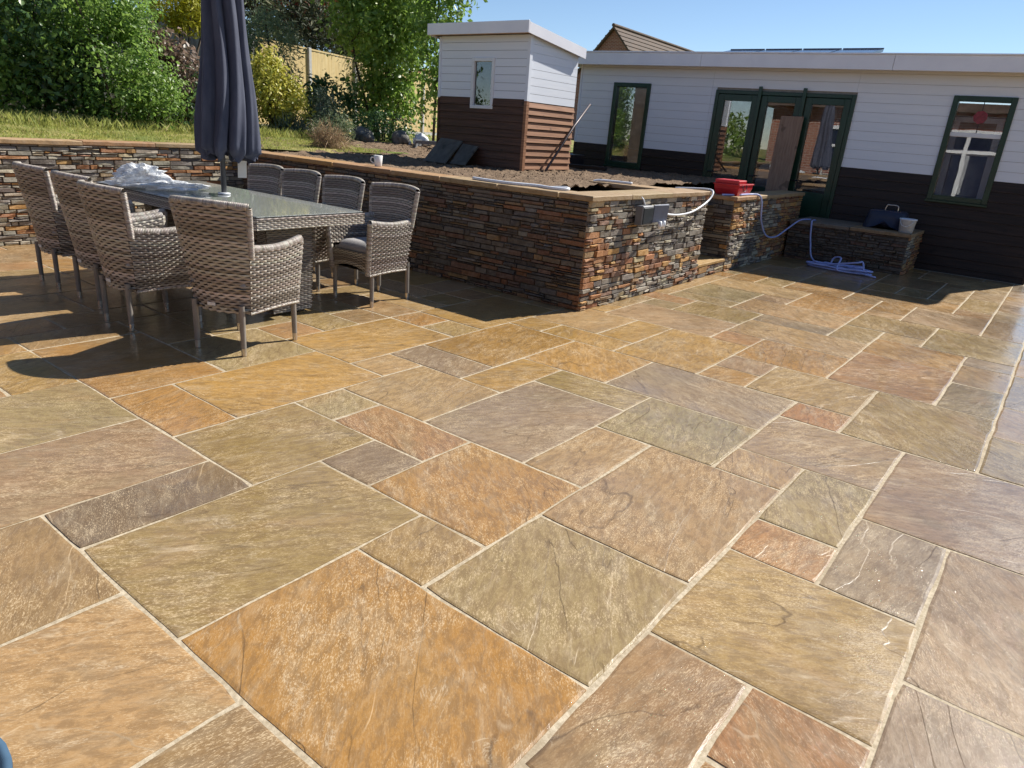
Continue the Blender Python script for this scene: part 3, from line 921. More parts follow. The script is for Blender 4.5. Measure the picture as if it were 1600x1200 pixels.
# things standing inside behind the glass
def simple(name, lo, hi, mat, label, cat, bev=.01, rz=0.0):
    b = MB(); sx, sy, sz = hi[0]-lo[0], hi[1]-lo[1], hi[2]-lo[2]
    b.box((-sx/2, -sy/2, 0), (sx/2, sy/2, sz), bev=bev)
    o = b.build(name, mat, None, loc=((lo[0]+hi[0])/2, (lo[1]+hi[1])/2, lo[2])); o.rotation_euler = (0, 0, rz)
    tag(o, label, cat); return o
def table(name, x0, x1, y0, y1, h, mat, label):
    t = thing(name, label, 'table', ((x0+x1)/2, (y0+y1)/2, .27)); a, b_ = (x1-x0)/2, (y1-y0)/2
    part(t, 'table_top', (-a, -b_, h-.03), (a, b_, h), mat, .004)
    for sx in (-1, 1):
        for sy in (-1, 1):
            part(t, 'leg', (sx*(a-.03)-.02, sy*(b_-.03)-.02, 0), (sx*(a-.03)+.02, sy*(b_-.03)+.02, h-.031), mat)
    return t
table('work_table', 11.25, 11.95, 5.45, 6.7, .70, M['white_pl'], 'pale work table inside the cabin behind the narrow left window')
def carton(x, y, z, s, rz, label):
    t = thing('cardboard_box', label, 'box', (x, y, z), rz, 'cardboard boxes inside the cabin'); a = s/2
    part(t, 'carton_body', (-a, -a, 0), (a, a, s*.8), M['card'], .003)
    for sy in (-1, 1):
        b = MB(); y0 = sy*a; b.add([(-a, y0, s*.8), (a, y0, s*.8), (a, y0+sy*.12, s*.8+.07), (-a, y0+sy*.12, s*.8+.07), (-a, y0, s*.8+.006), (a, y0, s*.8+.006), (a, y0+sy*.12, s*.8+.076), (-a, y0+sy*.12, s*.8+.076)], [(0, 1, 2, 3), (4, 5, 6, 7), (0, 1, 5, 4), (2, 3, 7, 6), (0, 3, 7, 4), (1, 2, 6, 5)])
        b.build('flap', M['card'], t)
carton(11.5, 6.35, .972, .26, .2, 'small open carton on the table behind the narrow cabin window')
carton(11.75, 5.75, .972, .36, -.1, 'larger open carton on the table behind the narrow cabin window')
carton(11.6, 4.35, .3, .5, .3, 'open carton on the floor behind the left cabin door')
# plank leaning outside the middle door, black board leaning inside the right door
def lean(name, pts, mat, label, cat, th=.025):
    A, B, C_, D = [Vector(p) for p in pts]; n = (B-A).cross(D-A); n.normalize(); n *= th
    b = MB(); b.add([A, B, C_, D, A+n, B+n, C_+n, D+n], [(3, 2, 1, 0), (4, 5, 6, 7), (0, 1, 5, 4), (1, 2, 6, 5), (2, 3, 7, 6), (3, 0, 4, 7)])
    o = b.build(name, mat); return tag(o, label, cat)
lean('leaning_plank', [(10.50, 3.58, .73), (10.50, 3.27, .73), (10.60, 3.27, 1.80), (10.60, 3.58, 1.80)], M['ply'], 'wide brown plank leaning against the middle green door', 'plank')
lean('black_board', [(10.98, 3.12, .3), (10.98, 2.86, .3), (11.2, 2.78, 1.82), (11.2, 3.02, 1.82)], M['black_pl'], 'black board leaning inside the right green door', 'board')
lean('white_sheet', [(11.0, 4.0, .3), (11.0, 3.62, .3), (11.25, 3.62, 1.25), (11.25, 3.98, 1.10)], M['white_pl'], 'pale angled sheet standing inside the middle green door', 'sheet')

sf = thing('window_frame', 'spare white window frame standing inside behind the right hand window', 'window frame', (11.05, 1.25, .3))
fo = frame(sf, 'outer_frame', -.28, .28, .25, 1.62, 0, .06, .075, M['white_upvc'])
part(sf, 'crossbar', (.003, -.205, 1.15), (.057, .205, 1.22), M['white_upvc'])
pane(sf, (.025, -.205, .325), (.03, .205, 1.15))
part(sf, 'stand', (.0, -.25, 0), (.06, .25, .249), M['card'])

# solar panels lying on the cabin roof
for k in range(4):
    y = 2.95 + k*.62
    t = thing('solar_panel', 'dark solar panel on the cabin roof, %s from the right' % ['first', 'second', 'third', 'fourth'][k], 'solar panel', (11.9, y, 2.545), 0, 'solar panels on the cabin roof')
    b = MB(); b.add([(0, .01, .16), (0, .60, .16), (.9, .60, .335), (.9, .01, .335), (0, .01, .20), (0, .60, .20), (.9, .60, .375), (.9, .01, .375)], [(0, 1, 2, 3), (7, 6, 5, 4), (0, 4, 5, 1), (1, 5, 6, 2), (2, 6, 7, 3), (3, 7, 4, 0)])
    b.build('panel_cells', M['panel'], t)
    b = MB(); b.tube([(0, .005, .205), (0, .605, .205)], .012, 6); b.tube([(.9, .005, .38), (.9, .605, .38)], .012, 6); b.build('panel_frame', M['cap'], t)
    part(t, 'mount', (.1, .25, 0), (.16, .31, .17), M['cap']); part(t, 'mount', (.78, .25, 0), (.84, .31, .31), M['cap'])

# small shed on the terrace
SX, SY0, SY1 = 7.50, 5.74, 7.23
shed = thing('garden_shed', 'small white and brown boarded shed with narrow white window', 'shed', (SX, SY1, 0))
SW = SY1-SY0; SZ0 = .80
WN = (-.96, -.575, 1.585, 2.195)
def sfree(z):
    return [(-SW, WN[0]), (WN[1], 0)] if WN[2] < z < WN[3] else [(-SW, 0)]
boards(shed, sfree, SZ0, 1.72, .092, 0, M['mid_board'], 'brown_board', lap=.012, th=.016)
boards(shed, sfree, 1.72, 2.46, .094, -.002, M['white_board'], 'white_board', th=.014, gap=.004)
SD = 1.06
boards(shed, lambda z: [(.006, SD)], SZ0, 1.70, .083, -SW, M['brown_board'], 'brown_board', lap=.018, th=.014, axis='x', gap=.012)
boards(shed, lambda z: [(.006, min(SD, (2.475-z-.05)/.115-.15))], 1.70, 2.40, .094, -SW-.002, M['white_board'], 'white_board', th=.014, axis='x', gap=.004)
part(shed, 'frame_panel', (.002, -SW+.002, SZ0), (SD, WN[0]-.002, 2.30), M['core'])
part(shed, 'frame_panel', (.002, WN[1]+.002, SZ0), (SD, -.002, 2.30), M['core'])
part(shed, 'frame_panel', (.002, WN[0]-.001, SZ0), (SD, WN[1]+.001, WN[2]-.002), M['core'])
part(shed, 'frame_panel', (.002, -SW+.002, 2.305), (.06, -.002, 2.46), M['core'])
part(shed, 'back_panel', (SD-.05, WN[0], WN[2]), (SD-.01, WN[1], 2.30), M['core'])
part(shed, 'corner_trim', (-.03, -SW-.03, SZ0), (.025, -SW+.012, 1.70), M['brown_board'])
part(shed, 'corner_trim', (-.03, -SW-.03, 1.702), (.025, -SW+.012, 2.45), M['white_board'])
part(shed, 'corner_trim', (-.03, -.012, 1.702), (.025, .02, 2.45), M['white_board'])
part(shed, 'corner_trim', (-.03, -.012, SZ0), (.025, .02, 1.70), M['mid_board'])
f = frame(shed, 'window', WN[0], WN[1], WN[2], WN[3], -.035, .05, .042, M['white_upvc'])
pane(f, (.0, WN[0]+.04, WN[2]+.04), (.005, WN[1]-.04, WN[3]-.04))
b = MB(); b.lathe([(.0, 0), (.10, 0), (.11, .02), (.115, .24), (.07, .29), (.035, .31), (.035, .34), (0, .34)], (.25, (WN[0]+WN[1])/2-.05, 1.56), 16); o = b.build('drum', M['blue_pl'], None, True, loc=(SX, SY1, 0)); tag(o, 'blue plastic drum seen through the narrow shed window', 'drum')
b = MB(); x0, x1, y0, y1 = -.15, SD+.06, -SW-.07, .09
zt = lambda x: 2.575 - .115*(x+.15)
b.add([(x0, y0, zt(x0)-.10), (x1, y0, zt(x1)-.10), (x1, y1, zt(x1)-.10), (x0, y1, zt(x0)-.10), (x0, y0, zt(x0)), (x1, y0, zt(x1)), (x1, y1, zt(x1)), (x0, y1, zt(x0))], [(0, 3, 2, 1), (4, 5, 6, 7), (0, 1, 5, 4), (1, 2, 6, 5), (2, 3, 7, 6), (3, 0, 4, 7)])
srf = b.build('roof', M['felt'], shed)
b = MB(); b.add([(.0, -SW-.010, 2.10), (SD, -SW-.010, 2.10), (SD, -SW-.010, zt(SD)-.1), (0, -SW-.010, zt(0)-.1), (.0, -SW+.001, 2.10), (SD, -SW+.001, 2.10), (SD, -SW+.001, zt(SD)-.1), (0, -SW+.001, zt(0)-.1)], [(0, 1, 2, 3), (7, 6, 5, 4), (0, 4, 5, 1), (1, 5, 6, 2), (2, 6, 7, 3), (3, 7, 4, 0)]); b.build('gable_panel', M['white_board'], shed)
part(srf, 'fascia_board', (x0-.024, y0-.02, 2.455), (x0-.002, y1+.02, 2.59), M['fascia'], .003)
part(srf, 'soffit', (x0, y0, 2.462), (-.0, y1, 2.472), M['soffit'])
for yy in (y0-.02, y1+.002):
    b = MB(); b.add([(x0, yy, zt(x0)-.12), (x1, yy, zt(x1)-.12), (x1, yy+.018, zt(x1)-.12), (x0, yy+.018, zt(x0)-.12), (x0, yy, zt(x0)+.0), (x1, yy, zt(x1)+.0), (x1, yy+.018, zt(x1)+.0), (x0, yy+.018, zt(x0)+.0)], [(0, 3, 2, 1), (4, 5, 6, 7), (0, 1, 5, 4), (1, 2, 6, 5), (2, 3, 7, 6), (3, 0, 4, 7)])
    b.build('fascia_board', M['fascia'], srf)

# ================================================================== WOVEN CHAIRS
WC = [lin(194, 186, 175), lin(179, 170, 158), lin(156, 146, 135), lin(188, 179, 167), lin(135, 124, 114), lin(169, 159, 147)]
def weave(mb, S, L, H, pitch=.013, stake=.027, amp=.0032, seed=1, band=.5, flip=False, back=None):
    """rows of strands going over and under stakes on the surface S(u, v) -> point"""
    rng = random.Random(seed)
    rows = max(1, int(round(H/pitch))); ns = max(2, int(round(L/stake)))
    seg = ns*3
    def nrm(u, v):
        e = .004
        a = Vector(S(min(u+e, 1), v)) - Vector(S(max(u-e, 0), v)); b = Vector(S(u, min(v+e, 1))) - Vector(S(u, max(v-e, 0)))
        n = a.cross(b); n.normalize(); return -n if flip else n
    for r_ in range(rows):
        v0, v1 = (r_+.07)/rows, (r_+.93)/rows; vm = (v0+v1)/2
        bnd = vnoise(r_*.33, seed*3.1, seed)
        c0 = WC[int(bnd*5.99) % 6] if rng.random() < .7 else rng.choice(WC)
        c0 = jit(tuple(x*(.80+.5*band) for x in c0), .12, rng)
        base = len(mb.v); ph = r_ % 2
        for k in range(seg+1):
            u = k/seg
            w_ = math.cos(PI*(u*ns) + PI*ph)
            n = nrm(u, vm); off = amp*w_
            p0, pm, p1 = Vector(S(u, v0)), Vector(S(u, vm)), Vector(S(u, v1))
            sq = .80 + .20*(w_*.5+.5)
            p0 = pm+(p0-pm)*sq; p1 = pm+(p1-pm)*sq
            mb.v += [tuple(p0+n*(off-.001)), tuple(pm+n*(off+.0018)), tuple(p1+n*(off-.001))]
        for k in range(seg):
            a = base+k*3
            for t_ in (0, 1):
                q = (a+t_, a+3+t_, a+4+t_, a+1+t_)
                mb.f.append(q[::-1] if flip else q); mb.c.append(jit(c0, .06, rng)); mb.mi.append(0)
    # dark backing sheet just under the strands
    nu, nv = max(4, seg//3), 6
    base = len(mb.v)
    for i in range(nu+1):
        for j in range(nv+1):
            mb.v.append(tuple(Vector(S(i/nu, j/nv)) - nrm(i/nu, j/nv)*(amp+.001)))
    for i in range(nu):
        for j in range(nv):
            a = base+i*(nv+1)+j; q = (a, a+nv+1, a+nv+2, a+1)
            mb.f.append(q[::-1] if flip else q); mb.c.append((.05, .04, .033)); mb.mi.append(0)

def rope(mb, pts, r_, seed=1, tw=.02):
    """bound edge: strands wound round a rim"""
    rng = random.Random(seed)
    P = [Vector(p) for p in pts]; L = sum((P[k+1]-P[k]).length for k in range(len(P)-1)); n = max(4, int(L/.009))
    Q = []
    for k in range(n+1):
        s = k/n*(len(P)-1); i = min(int(s), len(P)-2); Q.append(P[i].lerp(P[i+1], s-i))
    for k in range(n):
        c = jit(rng.choice(WC[:4]), .15, rng)
        d = (Q[k+1]-Q[k])
        mb.tube([Q[k]-d*.05, Q[k]+d*.25, Q[k]+d*.75, Q[k]+d*1.05], [r_*.86, r_, r_, r_*.86], 6, c, cap=False)

CH_TOP = .865
def back_pt(y_, v, off=0.0):
    """y_ in -1..1, v 0..1 from the skirt to the top"""
    z = .245 + (CH_TOP-.245-.012*y_*y_)*v
    hw = .190 + .066*v**.9
    x = -.205 - .095*v**1.15 + off + (.055+.03*v)*y_*y_ 
    return (x, y_*hw, z)
ARM_Z = .625
def side_pt(sd, u, v, off=0.0):
    """u 0 (back) .. 1 (front), v 0..1 up"""
    vz = (ARM_Z-.245)/(CH_TOP-.245)
    bx, by, bz = back_pt(1, v*vz)
    fx = .262 + .012*v
    fy = .226 + .040*v
    x = bx + (fx-bx)*u
    bow = .016*math.sin(PI*u)
    y = by + (fy-by)*u**.8 + bow - off
    arm = ARM_Z + .012*u - .02*math.sin(PI*u)
    bot = .245 + .012*math.sin(PI*u)
    return (x, sd*y, bot + (arm-bot)*v)

def make_chair():
    root = thing('rattan_dining_chair', 'x', 'chair', group='rattan chairs round the dining table')
    b = MB()
    S = lambda u, v: back_pt(2*u-1, v)
    weave(b, S, .46, .62, .0172, .036, .0058, 3, .55, flip=True)
    S = lambda u, v: back_pt((2*u-1)*.985, .30+.68*v, .042)
    weave(b, S, .46, .42, .0172, .036, .0050, 4, .35)
    rope(b, [(lambda p: (p[0]+.02, p[1], p[2]+.004))(back_pt(-1+k/10, 1)) for k in range(21)], .0215, 5)
    for s in (-1, 1):
        rope(b, [(lambda p: (p[0]+.018, p[1], p[2]))(back_pt(s, .55+.45*k/6)) for k in range(7)], .020, 6+s)
    b.build('backrest', M['wicker'], root, True)
    for s in (-1, 1):
        b = MB()
        weave(b, lambda u, v: side_pt(s, u, v), .50, .37, .0148, .029, .0050, 11+s, .62, flip=(s > 0))
        weave(b, lambda u, v: side_pt(s, .05+u*.93, .48+v*.50, .046), .47, .18, .0148, .029, .0050, 13+s, .62, flip=(s < 0))
        rope(b, [(lambda p: (p[0], p[1]-s*.023, p[2]+.002))(side_pt(s, .03+.97*k/10, 1)) for k in range(11)], .0255, 15+s)
        rope(b, [(lambda p: (p[0]-.004, p[1]-s*.022, p[2]))(side_pt(s, 1, k/8)) for k in range(9)], .024, 17+s)
        rope(b, [(lambda p: (p[0], p[1], p[2]))(side_pt(s, k/8, 0)) for k in range(9)], .008, 19+s)
        b.build('armrest', M['wicker'], root, True)
    b = MB()
    def skirt(u, v):
        y = (2*u-1)*.212
        bot = .255 + .045*math.sin(PI*u)
        return (.255+.012*math.sin(PI*u), y, bot + (.405-bot)*v)
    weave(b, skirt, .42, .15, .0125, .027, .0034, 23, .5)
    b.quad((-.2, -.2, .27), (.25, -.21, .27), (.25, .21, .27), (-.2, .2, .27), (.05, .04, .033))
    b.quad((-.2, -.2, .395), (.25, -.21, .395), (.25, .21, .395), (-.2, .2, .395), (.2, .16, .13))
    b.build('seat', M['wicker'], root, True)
    # cushion, puffed
    b = MB(); n = 10
    for i in range(n+1):
        for j in range(n+1):
            a, c = 2*i/n-1, 2*j/n-1
            e = (1-a**6)*(1-c**6)
            b.v.append((.03+a*.215, c*(.188), .415 + .055*e**.45 + .006*vnoise(i*.9, j*.9, 2)))
    for i in range(n+1):
        for j in range(n+1):
            a, c = 2*i/n-1, 2*j/n-1
            b.v.append((.03+a*.210, c*.184, .398))
    for i in range(n):
        for j in range(n):
            q = i*(n+1)+j; b.f.append((q, q+n+1, q+n+2, q+1)); b.c.append(None); b.mi.append(0)
    K = (n+1)**2
    edge = [(i, 0) for i in range(n)] + [(n, j) for j in range(n)] + [(n-i, n) for i in range(n)] + [(0, n-j) for j in range(n)]
    for k in range(len(edge)):
        p, q = edge[k], edge[(k+1) % len(edge)]; p = p[0]*(n+1)+p[1]; q = q[0]*(n+1)+q[1]
        b.f.append((p+K, q+K, q, p)); b.c.append(None); b.mi.append(0)
    b.build('seat_cushion', M['cushion'], root, True)
    for (x, y, sp) in ((-.19, .165, -.004), (-.19, -.165, -.004), (.225, .212, .004), (.225, -.212, .004)):
        b = MB(); b.tube([(x, y, .30), (x+sp, y, .045)], [.0175, .0155], 14, cap=False)
        lg = b.build('leg', M['alu'], root, True)
        b = MB(); b.tube([(x+sp, y, .048), (x+sp*1.1, y, .002)], [.0160, .0152], 14, cap=False); b.build('foot_cap', M['cap'], lg, True)
    b = MB(); p = back_pt(.1, .075); b.box((p[0]-.0095, -.005, p[2]-.008), (p[0]-.0065, .05, p[2]+.010)); b.build('maker_tag', M['white_tag'], root)
    return root
ch0 = make_chair()
SPOT = [((2.265, 3.79), math.atan2(.33, .94), 'nearest rattan armchair, turned askew at the table corner with its back to us'),
        ((2.085, 4.592), .02, 'rattan armchair tucked in on the left long side, next to the nearest chair'),
        ((2.19, 5.268), .0, 'rattan armchair third along the left long side of the table'),
        ((2.19, 5.945), -.02, 'rattan armchair at the far left end of the table'),
        ((3.715, 4.235), PI+.02, 'rattan armchair with grey cushion showing, nearest one on the right side by the wall'),
        ((3.72, 4.87), PI-.03, 'rattan armchair second along the right side of the table by the wall'),
        ((3.74, 5.47), PI, 'rattan armchair third along the right side, half hidden by the table'),
        ((3.74, 6.01), PI+.02, 'farthest rattan armchair on the right side, only its back shows over the table')]
for k, ((x, y), rz, lab) in enumerate(SPOT):
    o = ch0 if k == 0 else copy_tree(ch0)
    o.location = (x, y, 0); o.rotation_euler = (0, 0, rz); o['label'] = lab

# ================================================================== TABLE, UMBRELLA, BAG
TX0, TX1, TY0, TY1, TZ = 2.49, 3.345, 3.93, 6.15, .735
tc = ((TX0+TX1)/2, (TY0+TY1)/2)
tb = thing('dining_table', 'long woven rattan dining table with speckled glass top', 'table', (*tc, 0))
hx, hy = (TX1-TX0)/2, (TY1-TY0)/2
part(tb, 'glass_top', (-hx+.006, -hy+.006, TZ-.008), (hx-.006, hy-.006, TZ), M['tabletop'], .003)
b = MB()
for (a, c, fl) in (((-hx, -hy), (hx, -hy), False), ((hx, -hy), (hx, hy), False), ((hx, hy), (-hx, hy), False), ((-hx, hy), (-hx, -hy), False)):
    L = math.hypot(c[0]-a[0], c[1]-a[1])
    weave(b, lambda u, v: (a[0]+(c[0]-a[0])*u, a[1]+(c[1]-a[1])*u, TZ-.085+.075*v), L, .075, .0125, .026, .003, int(L*10), .75)
b.build('rim', M['wicker'], tb, True)
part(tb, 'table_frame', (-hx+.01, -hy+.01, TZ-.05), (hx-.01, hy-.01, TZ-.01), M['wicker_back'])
for sy in (-1, 1):
    b = MB(); cy = sy*.78
    cs = [(-.16, cy-.06), (.16, cy-.06), (.16, cy+.06), (-.16, cy+.06)]
    for k in range(4):
        a, c = cs[k], cs[(k+1) % 4]
        weave(b, lambda u, v: ((a[0]+(c[0]-a[0])*u)*(1+.22*v), a[1]+(c[1]-a[1])*u, .02+(TZ-.075)*v), math.hypot(c[0]-a[0], c[1]-a[1]), TZ-.08, .014, .028, .003, 40+k, -.8)
    b.build('leg', M['wicker'], tb, True)

# closed parasol through the table
um = thing('parasol', 'closed navy grey parasol standing through the dining table', 'parasol', (2.95, 5.09, 0))
um.rotation_euler = (R(-1.4), R(2.0), 0)
b = MB(); b.tube([(0, 0, .03), (0, 0, 2.62)], .0195, 12); b.build('pole', M['pole'], um, True)
b = MB(); b.lathe([(.0, 0), (.26, 0), (.26, .03), (.24, .045), (.05, .06), (.035, .30), (0, .30)], (0, 0, .001), 28); b.build('base', M['pole'], um, True)
b = MB(); b.lathe([(.0195, 0), (.045, 0), (.045, .012), (.0195, .014)], (0, 0, TZ+.001), 20); b.build('table_grommet', M['white_pl'], um, True)
# canopy: eight deep pleats hanging round the pole
b = MB(); nth, nz = 160, 44; ur = random.Random(4)
phs = [ur.uniform(-.25, .25) for _ in range(9)]; wid = [ur.uniform(.8, 1.25) for _ in range(9)]
for i in range(nz+1):
    s = i/nz; z = 2.52 - s*1.43
    rmax = .033 + .190*(s**.45) + .010*math.sin(s*9)
    for k in range(nth):
        th = 2*PI*k/nth
        f = th/(2*PI)*8 + phs[int(th/(2*PI)*8) % 8]*math.sin(PI*((th/(2*PI)*8) % 1))
        cell = int(th/(2*PI)*8) % 8
        fold = abs(math.sin(PI*f))**.40
        fold2 = .14*math.sin(2*PI*f*2+cell*1.7+s*2.5)*s
        r_ = rmax*(.48 + .52*fold*wid[cell]**.5 + fold2*.35 + .03*math.sin(s*11+cell*2.1)*s)
        tw = .35*math.sin(s*2.2) + .10*math.sin(s*6+cell)
        b.v.append((r_*math.cos(th+tw), r_*math.sin(th+tw), z - .035*fold*s**6 + .012*math.sin(th*5)*s**4))
for i in range(nz):
    for k in range(nth):
        k2 = (k+1) % nth; b.f.append((i*nth+k, (i+1)*nth+k, (i+1)*nth+k2, i*nth+k2)); b.c.append(None); b.mi.append(0)
base = len(b.v)
# hem tucked inward and crumpled
for i in range(1, 5):
    q = i/4
    for k in range(nth):
        x, y, z = b.v[nz*nth+k]; l_ = math.hypot(x, y); th = math.atan2(y, x)
        rr = l_*(1-.22*q) + .020*math.sin(th*16+i*1.3)*q; b.v.append((x/l_*rr, y/l_*rr, z - .055*q - .03*math.sin(th*7+1.2)*q))
for i in range(4):
    for k in range(nth):
        k2 = (k+1) % nth; A = (nz*nth if i == 0 else base+(i-1)*nth); B = base+i*nth
        b.f.append((A+k, B+k, B+k2, A+k2)); b.c.append(None); b.mi.append(0)
cn = b.build('canopy', M['canvas'], um, True); cn.location = (.030, -.040, 0)
for k in range(8):
    a = 2*PI*(k+.3)/8; b = MB(); b.tube([(.03*math.cos(a), .03*math.sin(a), 2.44), (.11*math.cos(a), .11*math.sin(a), 1.04)], .006, 6); b.build('rib', M['pole'], um, True)
b = MB(); b.lathe([(0, 0), (.03, .0), (.035, .03), (.02, .06), (0, .075)], (0, 0, 2.55), 12); b.build('finial', M['pole'], um, True)
b = MB(); b.add([(.075, -.075, .865), (.115, -.125, .868), (.117, -.128, .99), (.077, -.078, .993), (.0765, -.0735, .865), (.1165, -.1235, .868), (.1185, -.1265, .99), (.0785, -.0765, .993)], [(0, 1, 2, 3), (7, 6, 5, 4), (0, 4, 5, 1), (1, 5, 6, 2), (2, 6, 7, 3), (3, 7, 4, 0)])
b.build('care_label', M['white_tag'], um)

# crumpled clear plastic wrapping
def blob(name, c, r_, amp, seed, n=28, flat=.35, mat=None, sc=3.2):
    b = MB()
    for i in range(n+1):
        ph = PI*i/n
        for k in range(2*n):
            th = PI*k/n
            d = Vector((math.sin(ph)*math.cos(th), math.sin(ph)*math.sin(th), math.cos(ph)))
            nn = vnoise(d.x*sc+seed, d.y*sc+d.z*2.3, seed) + .6*vnoise(d.x*sc*2.3+5, d.y*sc*2.3+d.z*5, seed+1) - .8
            cr = abs(vnoise(d.x*5+seed, d.y*5+d.z*4, seed+3)-.5)
            q = 1 + amp*nn + amp*.8*cr
            z = d.z*r_[2]*q
            b.v.append((d.x*r_[0]*q, d.y*r_[1]*q, max(z+r_[2]*.8, .002+.001*cr)))
    for i in range(n):
        for k in range(2*n):
            k2 = (k+1) % (2*n); b.f.append((i*2*n+k, (i+1)*2*n+k, (i+1)*2*n+k2, i*2*n+k2)); b.c.append(None); b.mi.append(0)
    return b
t = thing('plastic_bag', 'crumpled clear plastic wrapping lying on the glass table top', 'plastic bag', (2.70, 5.62, TZ+.002), .5)
blob('x', 0, (.17, .34, .035), .6, 2).build('flat_fold', M['bag'], t, True)
o = blob('x', 0, (.10, .16, .080), .85, 6).build('raised_fold', M['bag'], t, True); o.location = (-.05, .06, .008)

# ================================================================== PLANTS
NR = np.random.default_rng(12)
def leaf_mesh(name, pos, nrm, size, mat, aspect=.55, droop=.25, rs=None):
    """pos (n,3), nrm (n,3) outward hints, size (n,): folded leaves of two triangles each"""
    n = len(pos)
    rv = NR.normal(size=(n, 3))
    N_ = nrm + rv*.55; N_ /= np.linalg.norm(N_, axis=1, keepdims=True)
    d = NR.normal(size=(n, 3)) + nrm*.6; d[:, 2] -= droop
    d -= (d*N_).sum(1, keepdims=True)*N_; d /= np.linalg.norm(d, axis=1, keepdims=True)
    s = np.cross(N_, d)
    L = size[:, None]; Wd = L*aspect*.5
    b0 = pos; tip = pos + d*L; mid = pos + d*L*.48
    l_ = mid + s*Wd + N_*Wd*.35; r_ = mid - s*Wd + N_*Wd*.35
    V = np.stack([b0, r_, tip, l_], 1).reshape(-1, 3)
    idx = np.arange(n)*4
    T = np.stack([idx, idx+1, idx+2, idx, idx+2, idx+3], 1).reshape(-1)
    me = bpy.data.meshes.new(name)
    me.vertices.add(4*n); me.vertices.foreach_set('co', V.astype(np.float32).ravel())
    me.loops.add(6*n); me.loops.foreach_set('vertex_index', T.astype(np.int32))
    me.polygons.add(2*n); me.polygons.foreach_set('loop_start', (np.arange(2*n)*3).astype(np.int32))
    try: me.polygons.foreach_set('loop_total', np.full(2*n, 3, np.int32))
    except Exception: pass
    me.materials.append(mat); me.update(calc_edges=True); me.validate()
    return me
def crown_pts(c, r_, n, clumps, crad, shell=.55, flat=0.0, zmin=None):
    """leaf positions gathered in clumps through an ellipsoid"""
    u = NR.normal(size=(clumps, 3)); u /= np.linalg.norm(u, axis=1, keepdims=True)
    rad = NR.random(clumps)**.33*(1-shell) + shell*NR.random(clumps)**.15
    rad = np.clip(rad, 0, 1.05)
    cc = u*rad[:, None]*np.array(r_)
    k = NR.integers(0, clumps, n)
    off = NR.normal(size=(n, 3))*crad*(.6+.8*NR.random(clumps)[k])[:, None]
    p = cc[k] + off
    nr_ = p/np.array(r_)**1.0; nr_ = off*.9/crad + nr_*.6; nr_[:, 2] += .45
    nr_ /= np.linalg.norm(nr_, axis=1, keepdims=True)+1e-6
    p = p + np.array(c)
    if zmin is not None:
        keep = p[:, 2] > zmin; p = p[keep]; nr_ = nr_[keep]
    return p, nr_, cc + np.array(c)
LM = {
 'hedge': m_leaf('hazel_leaf', (.070, .135, .026), (.180, .290, .060), (.34, .44, .12), .42),
 'dark': m_leaf('laurel_leaf', (.028, .065, .022), (.075, .145, .045), (.15, .24, .08), .3, .35),
 'bright': m_leaf('bright_leaf', (.085, .150, .025), (.190, .290, .055), (.34, .42, .10), .40),
 'gold': m_leaf('golden_leaf', (.40, .38, .045), (.58, .50, .08), (.20, .27, .04), .35),
 'goldcon': m_leaf('golden_conifer_frond', (.26, .26, .012), (.42, .38, .020), (.14, .18, .02), .25, .6),
 'conifer': m_leaf('grey_green_needles', (.085, .125, .065), (.16, .205, .105), (.22, .26, .14), .25, .6),
 'pink': m_leaf('pinkish_shrub_leaf', (.10, .085, .05), (.22, .15, .115), (.33, .24, .19), .3),
 'red': m_leaf('copper_leaf', (.085, .018, .012), (.17, .040, .022), None, .35),
 'pine': m_leaf('dark_conifer_needles', (.022, .034, .018), (.055, .07, .03), (.12, .11, .04), .15, .7),
 'grey': m_leaf('grey_green_leaf', (.07, .10, .07), (.14, .18, .13), None, .2, .6),
 'straw': m_leaf('dry_grass_blade', (.20, .12, .07), (.36, .25, .15), None, .2, .8),
}
def shrub(name, label, cat, base, crowns, mat, leaf, aspect=.55, stems=6, group=None, zmin=None, droop=.25, stem_r=.018, part_name='foliage', spread=.5):
    t = thing(name, label, cat, base, 0, group)
    P, Q, CC = [], [], []
    for (c, r_, n, cl, cr) in crowns:
        p, q, cc = crown_pts(c, r_, n, cl, cr, zmin=zmin); P.append(p); Q.append(q); CC.append(cc)
    P = np.concatenate(P); Q = np.concatenate(Q); CC = np.concatenate(CC)
    sz = leaf*(.45+1.1*NR.random(len(P))**1.3)
    link(part_name, leaf_mesh(part_name, P, Q, sz, LM[mat], aspect, droop), t)
    rng = random.Random(len(P))
    b = MB()
    for k in range(stems):
        e = CC[rng.randrange(len(CC))]; a = rng.uniform(0, 2*PI); r0 = rng.uniform(0, .10)*spread*2
        s0 = (r0*math.cos(a), r0*math.sin(a), -.05)
        m1 = ((s0[0]*.6+e[0]*.4)+rng.uniform(-.05, .05), (s0[1]*.6+e[1]*.4)+rng.uniform(-.05, .05), e[2]*.5)
        b.tube([s0, m1, tuple(e)], [stem_r, stem_r*.7, stem_r*.3], 6)
    b.build('stems', M['bark'], t, True)
    return t

